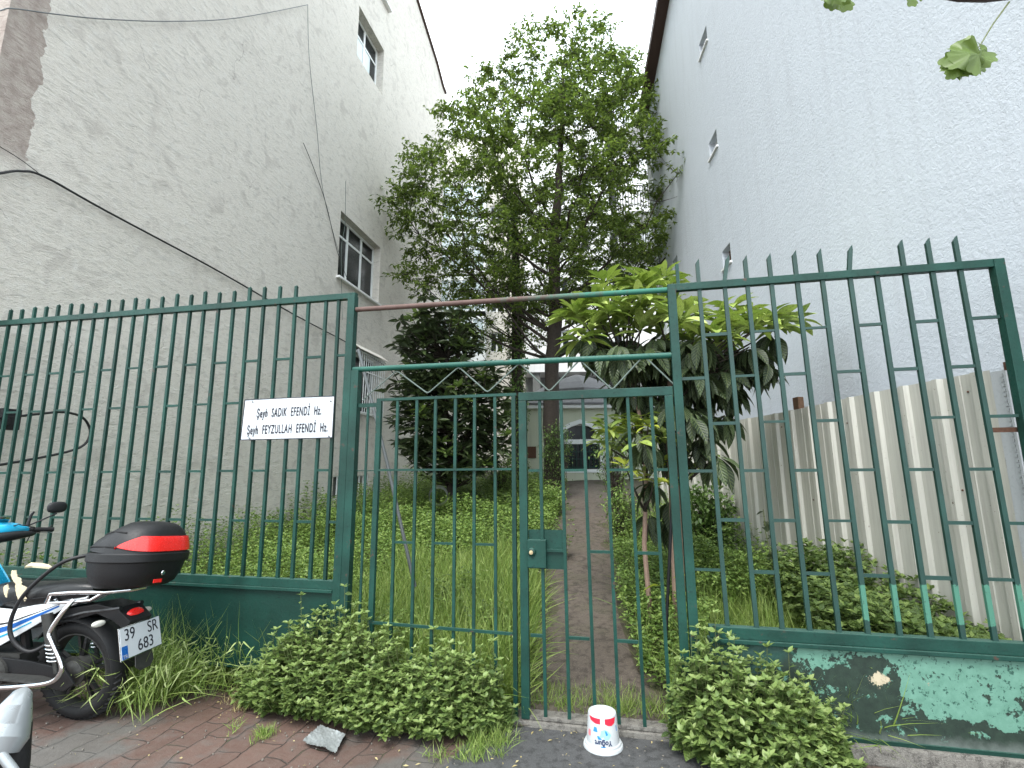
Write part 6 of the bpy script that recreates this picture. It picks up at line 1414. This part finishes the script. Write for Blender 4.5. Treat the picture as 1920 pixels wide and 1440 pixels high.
wrap('red_band', [(-62, .178), (-10, .178), (-10, .150), (-30, .150), (-52, .160)], red); wrap('red_band', [(8, .178), (58, .178), (50, .150), (34, .140), (20, .143), (8, .152)], red)
wrap('print_motif', [(-34, .132), (-24, .132), (-20, .108), (-38, .108)], blu)
wrap('print_motif', [(-8, .118), (8, .125), (18, .116), (30, .095), (20, .074), (6, .072), (2, .088), (-18, .076), (-24, .082), (-10, .095)], lbl); wrap('print_motif', [(6, .118), (12, .118), (18, .098), (10, .094)], blu, .0018)
wrap('print_motif', [(-22, .090), (-16, .090), (-4, .074), (-18, .073)], blu, .0018); wrap('print_motif', [(-62, .108), (-50, .108), (-50, .078), (-58, .074), (-64, .08)], plain('pink_print', (.7, .2, .22), .4, bump=0)); wrap('print_motif', [(56, .135), (60, .135), (62, .105), (57, .105)], blu)
wrap('print_motif', [(-10, .040), (8, .040), (6, .034), (-8, .034)], blu); wrap('print_motif', [(22, .018), (36, .018), (34, .012), (24, .012)], red, .0098)
tx = text_mesh('lettering', 'Yoğurt', .036, nav, bu, (0, 0, 0), (0, 0, 0), .9, bold=.0012)
co = np.empty(len(tx.data.vertices) * 3, np.float32); tx.data.vertices.foreach_get('co', co); co = co.reshape(-1, 3)
z = .056 - co[:, 1]; ang = -math.pi / 2 + (-co[:, 0]) / .093; r = r0_ + (r1_ - r0_) * (z / zb1) + .0022 + co[:, 2] * .3; tx.data.vertices.foreach_set('co', np.stack([r * np.cos(ang), r * np.sin(ang), z], 1).astype(np.float32).ravel()); tx.data.update()

# ------------------------------------------------------------------ crumpled foil sheet and bits of litter
fc_ = at_z(607, 1395, 0); quad = [at_z(x, y, .01) for x, y in ((600, 1366), (648, 1384), (628, 1420), (567, 1396))]
n = 26; V = []
for j in range(n):
    for i in range(n):
        u, v = i / (n - 1), j / (n - 1); p = (quad[0] * (1 - u) + quad[1] * u) * (1 - v) + (quad[3] * (1 - u) + quad[2] * u) * v
        e_ = max(abs(u - .5), abs(v - .5)) * 2; V.append(p + [rng.normal(0, .0012), rng.normal(0, .0012), .006 + abs(rng.normal(0, .0045)) + .014 * e_ ** 4 + .006 * math.sin(u * 7) * math.sin(v * 5)])
V = np.array(V); i = (np.arange(n - 1)[None] + (np.arange(n - 1) * n)[:, None]).ravel()
foil = plain('crumpled_foil', (.3, .32, .32), .35, .35, var=.35, scale=70, bump=.4)
tag(np_mesh('foil_sheet', V, np.stack([i, i + 1, i + n + 1, i + n], 1), foil), 'crumpled silvery foil sheet lying on the brown pavers', 'foil')
P = []
for _ in range(300):
    s_, o_ = rng.uniform(-3.2, 2.2), rng.uniform(-1.2, -.02); p = FW(s_, o_, .009); P.append((p, rng.uniform(.0015, .005)))
m = MB()
for p, r in P: m.box((p[0] - r, p[1] - r * rng.uniform(.5, 1), p[2] - .004), (p[0] + r, p[1] + r, p[2] + r * .6))
o = m.build('gravel', plain('pale_grit', (.16, .145, .125), .8, var=.5, scale=60)); tag(o, 'loose grit and crumbs scattered on the pavement', 'gravel', kind='stuff')
n = 260; s_ = rng.uniform(-2.6, 1.9, n); o_ = -rng.random(n) ** 1.5 * 1.0 - .03; P = np.array([FW(a, b, .012) for a, b in zip(s_, o_)]); a = rng.random(n) * 6.28; D = np.stack([np.cos(a), np.sin(a), rng.uniform(-.05, .15, n)], 1)
v, f, u = scatter_leaves(T_small, P, D, rng.uniform(.01, .035, n), rng.uniform(.003, .012, n), rng.normal(0, .4, n)); tag(np_mesh('leaf_litter', v, f, M['lf_straw'], uv=u), 'dry leaf scraps scattered over the pavement', 'leaf litter', kind='stuff')
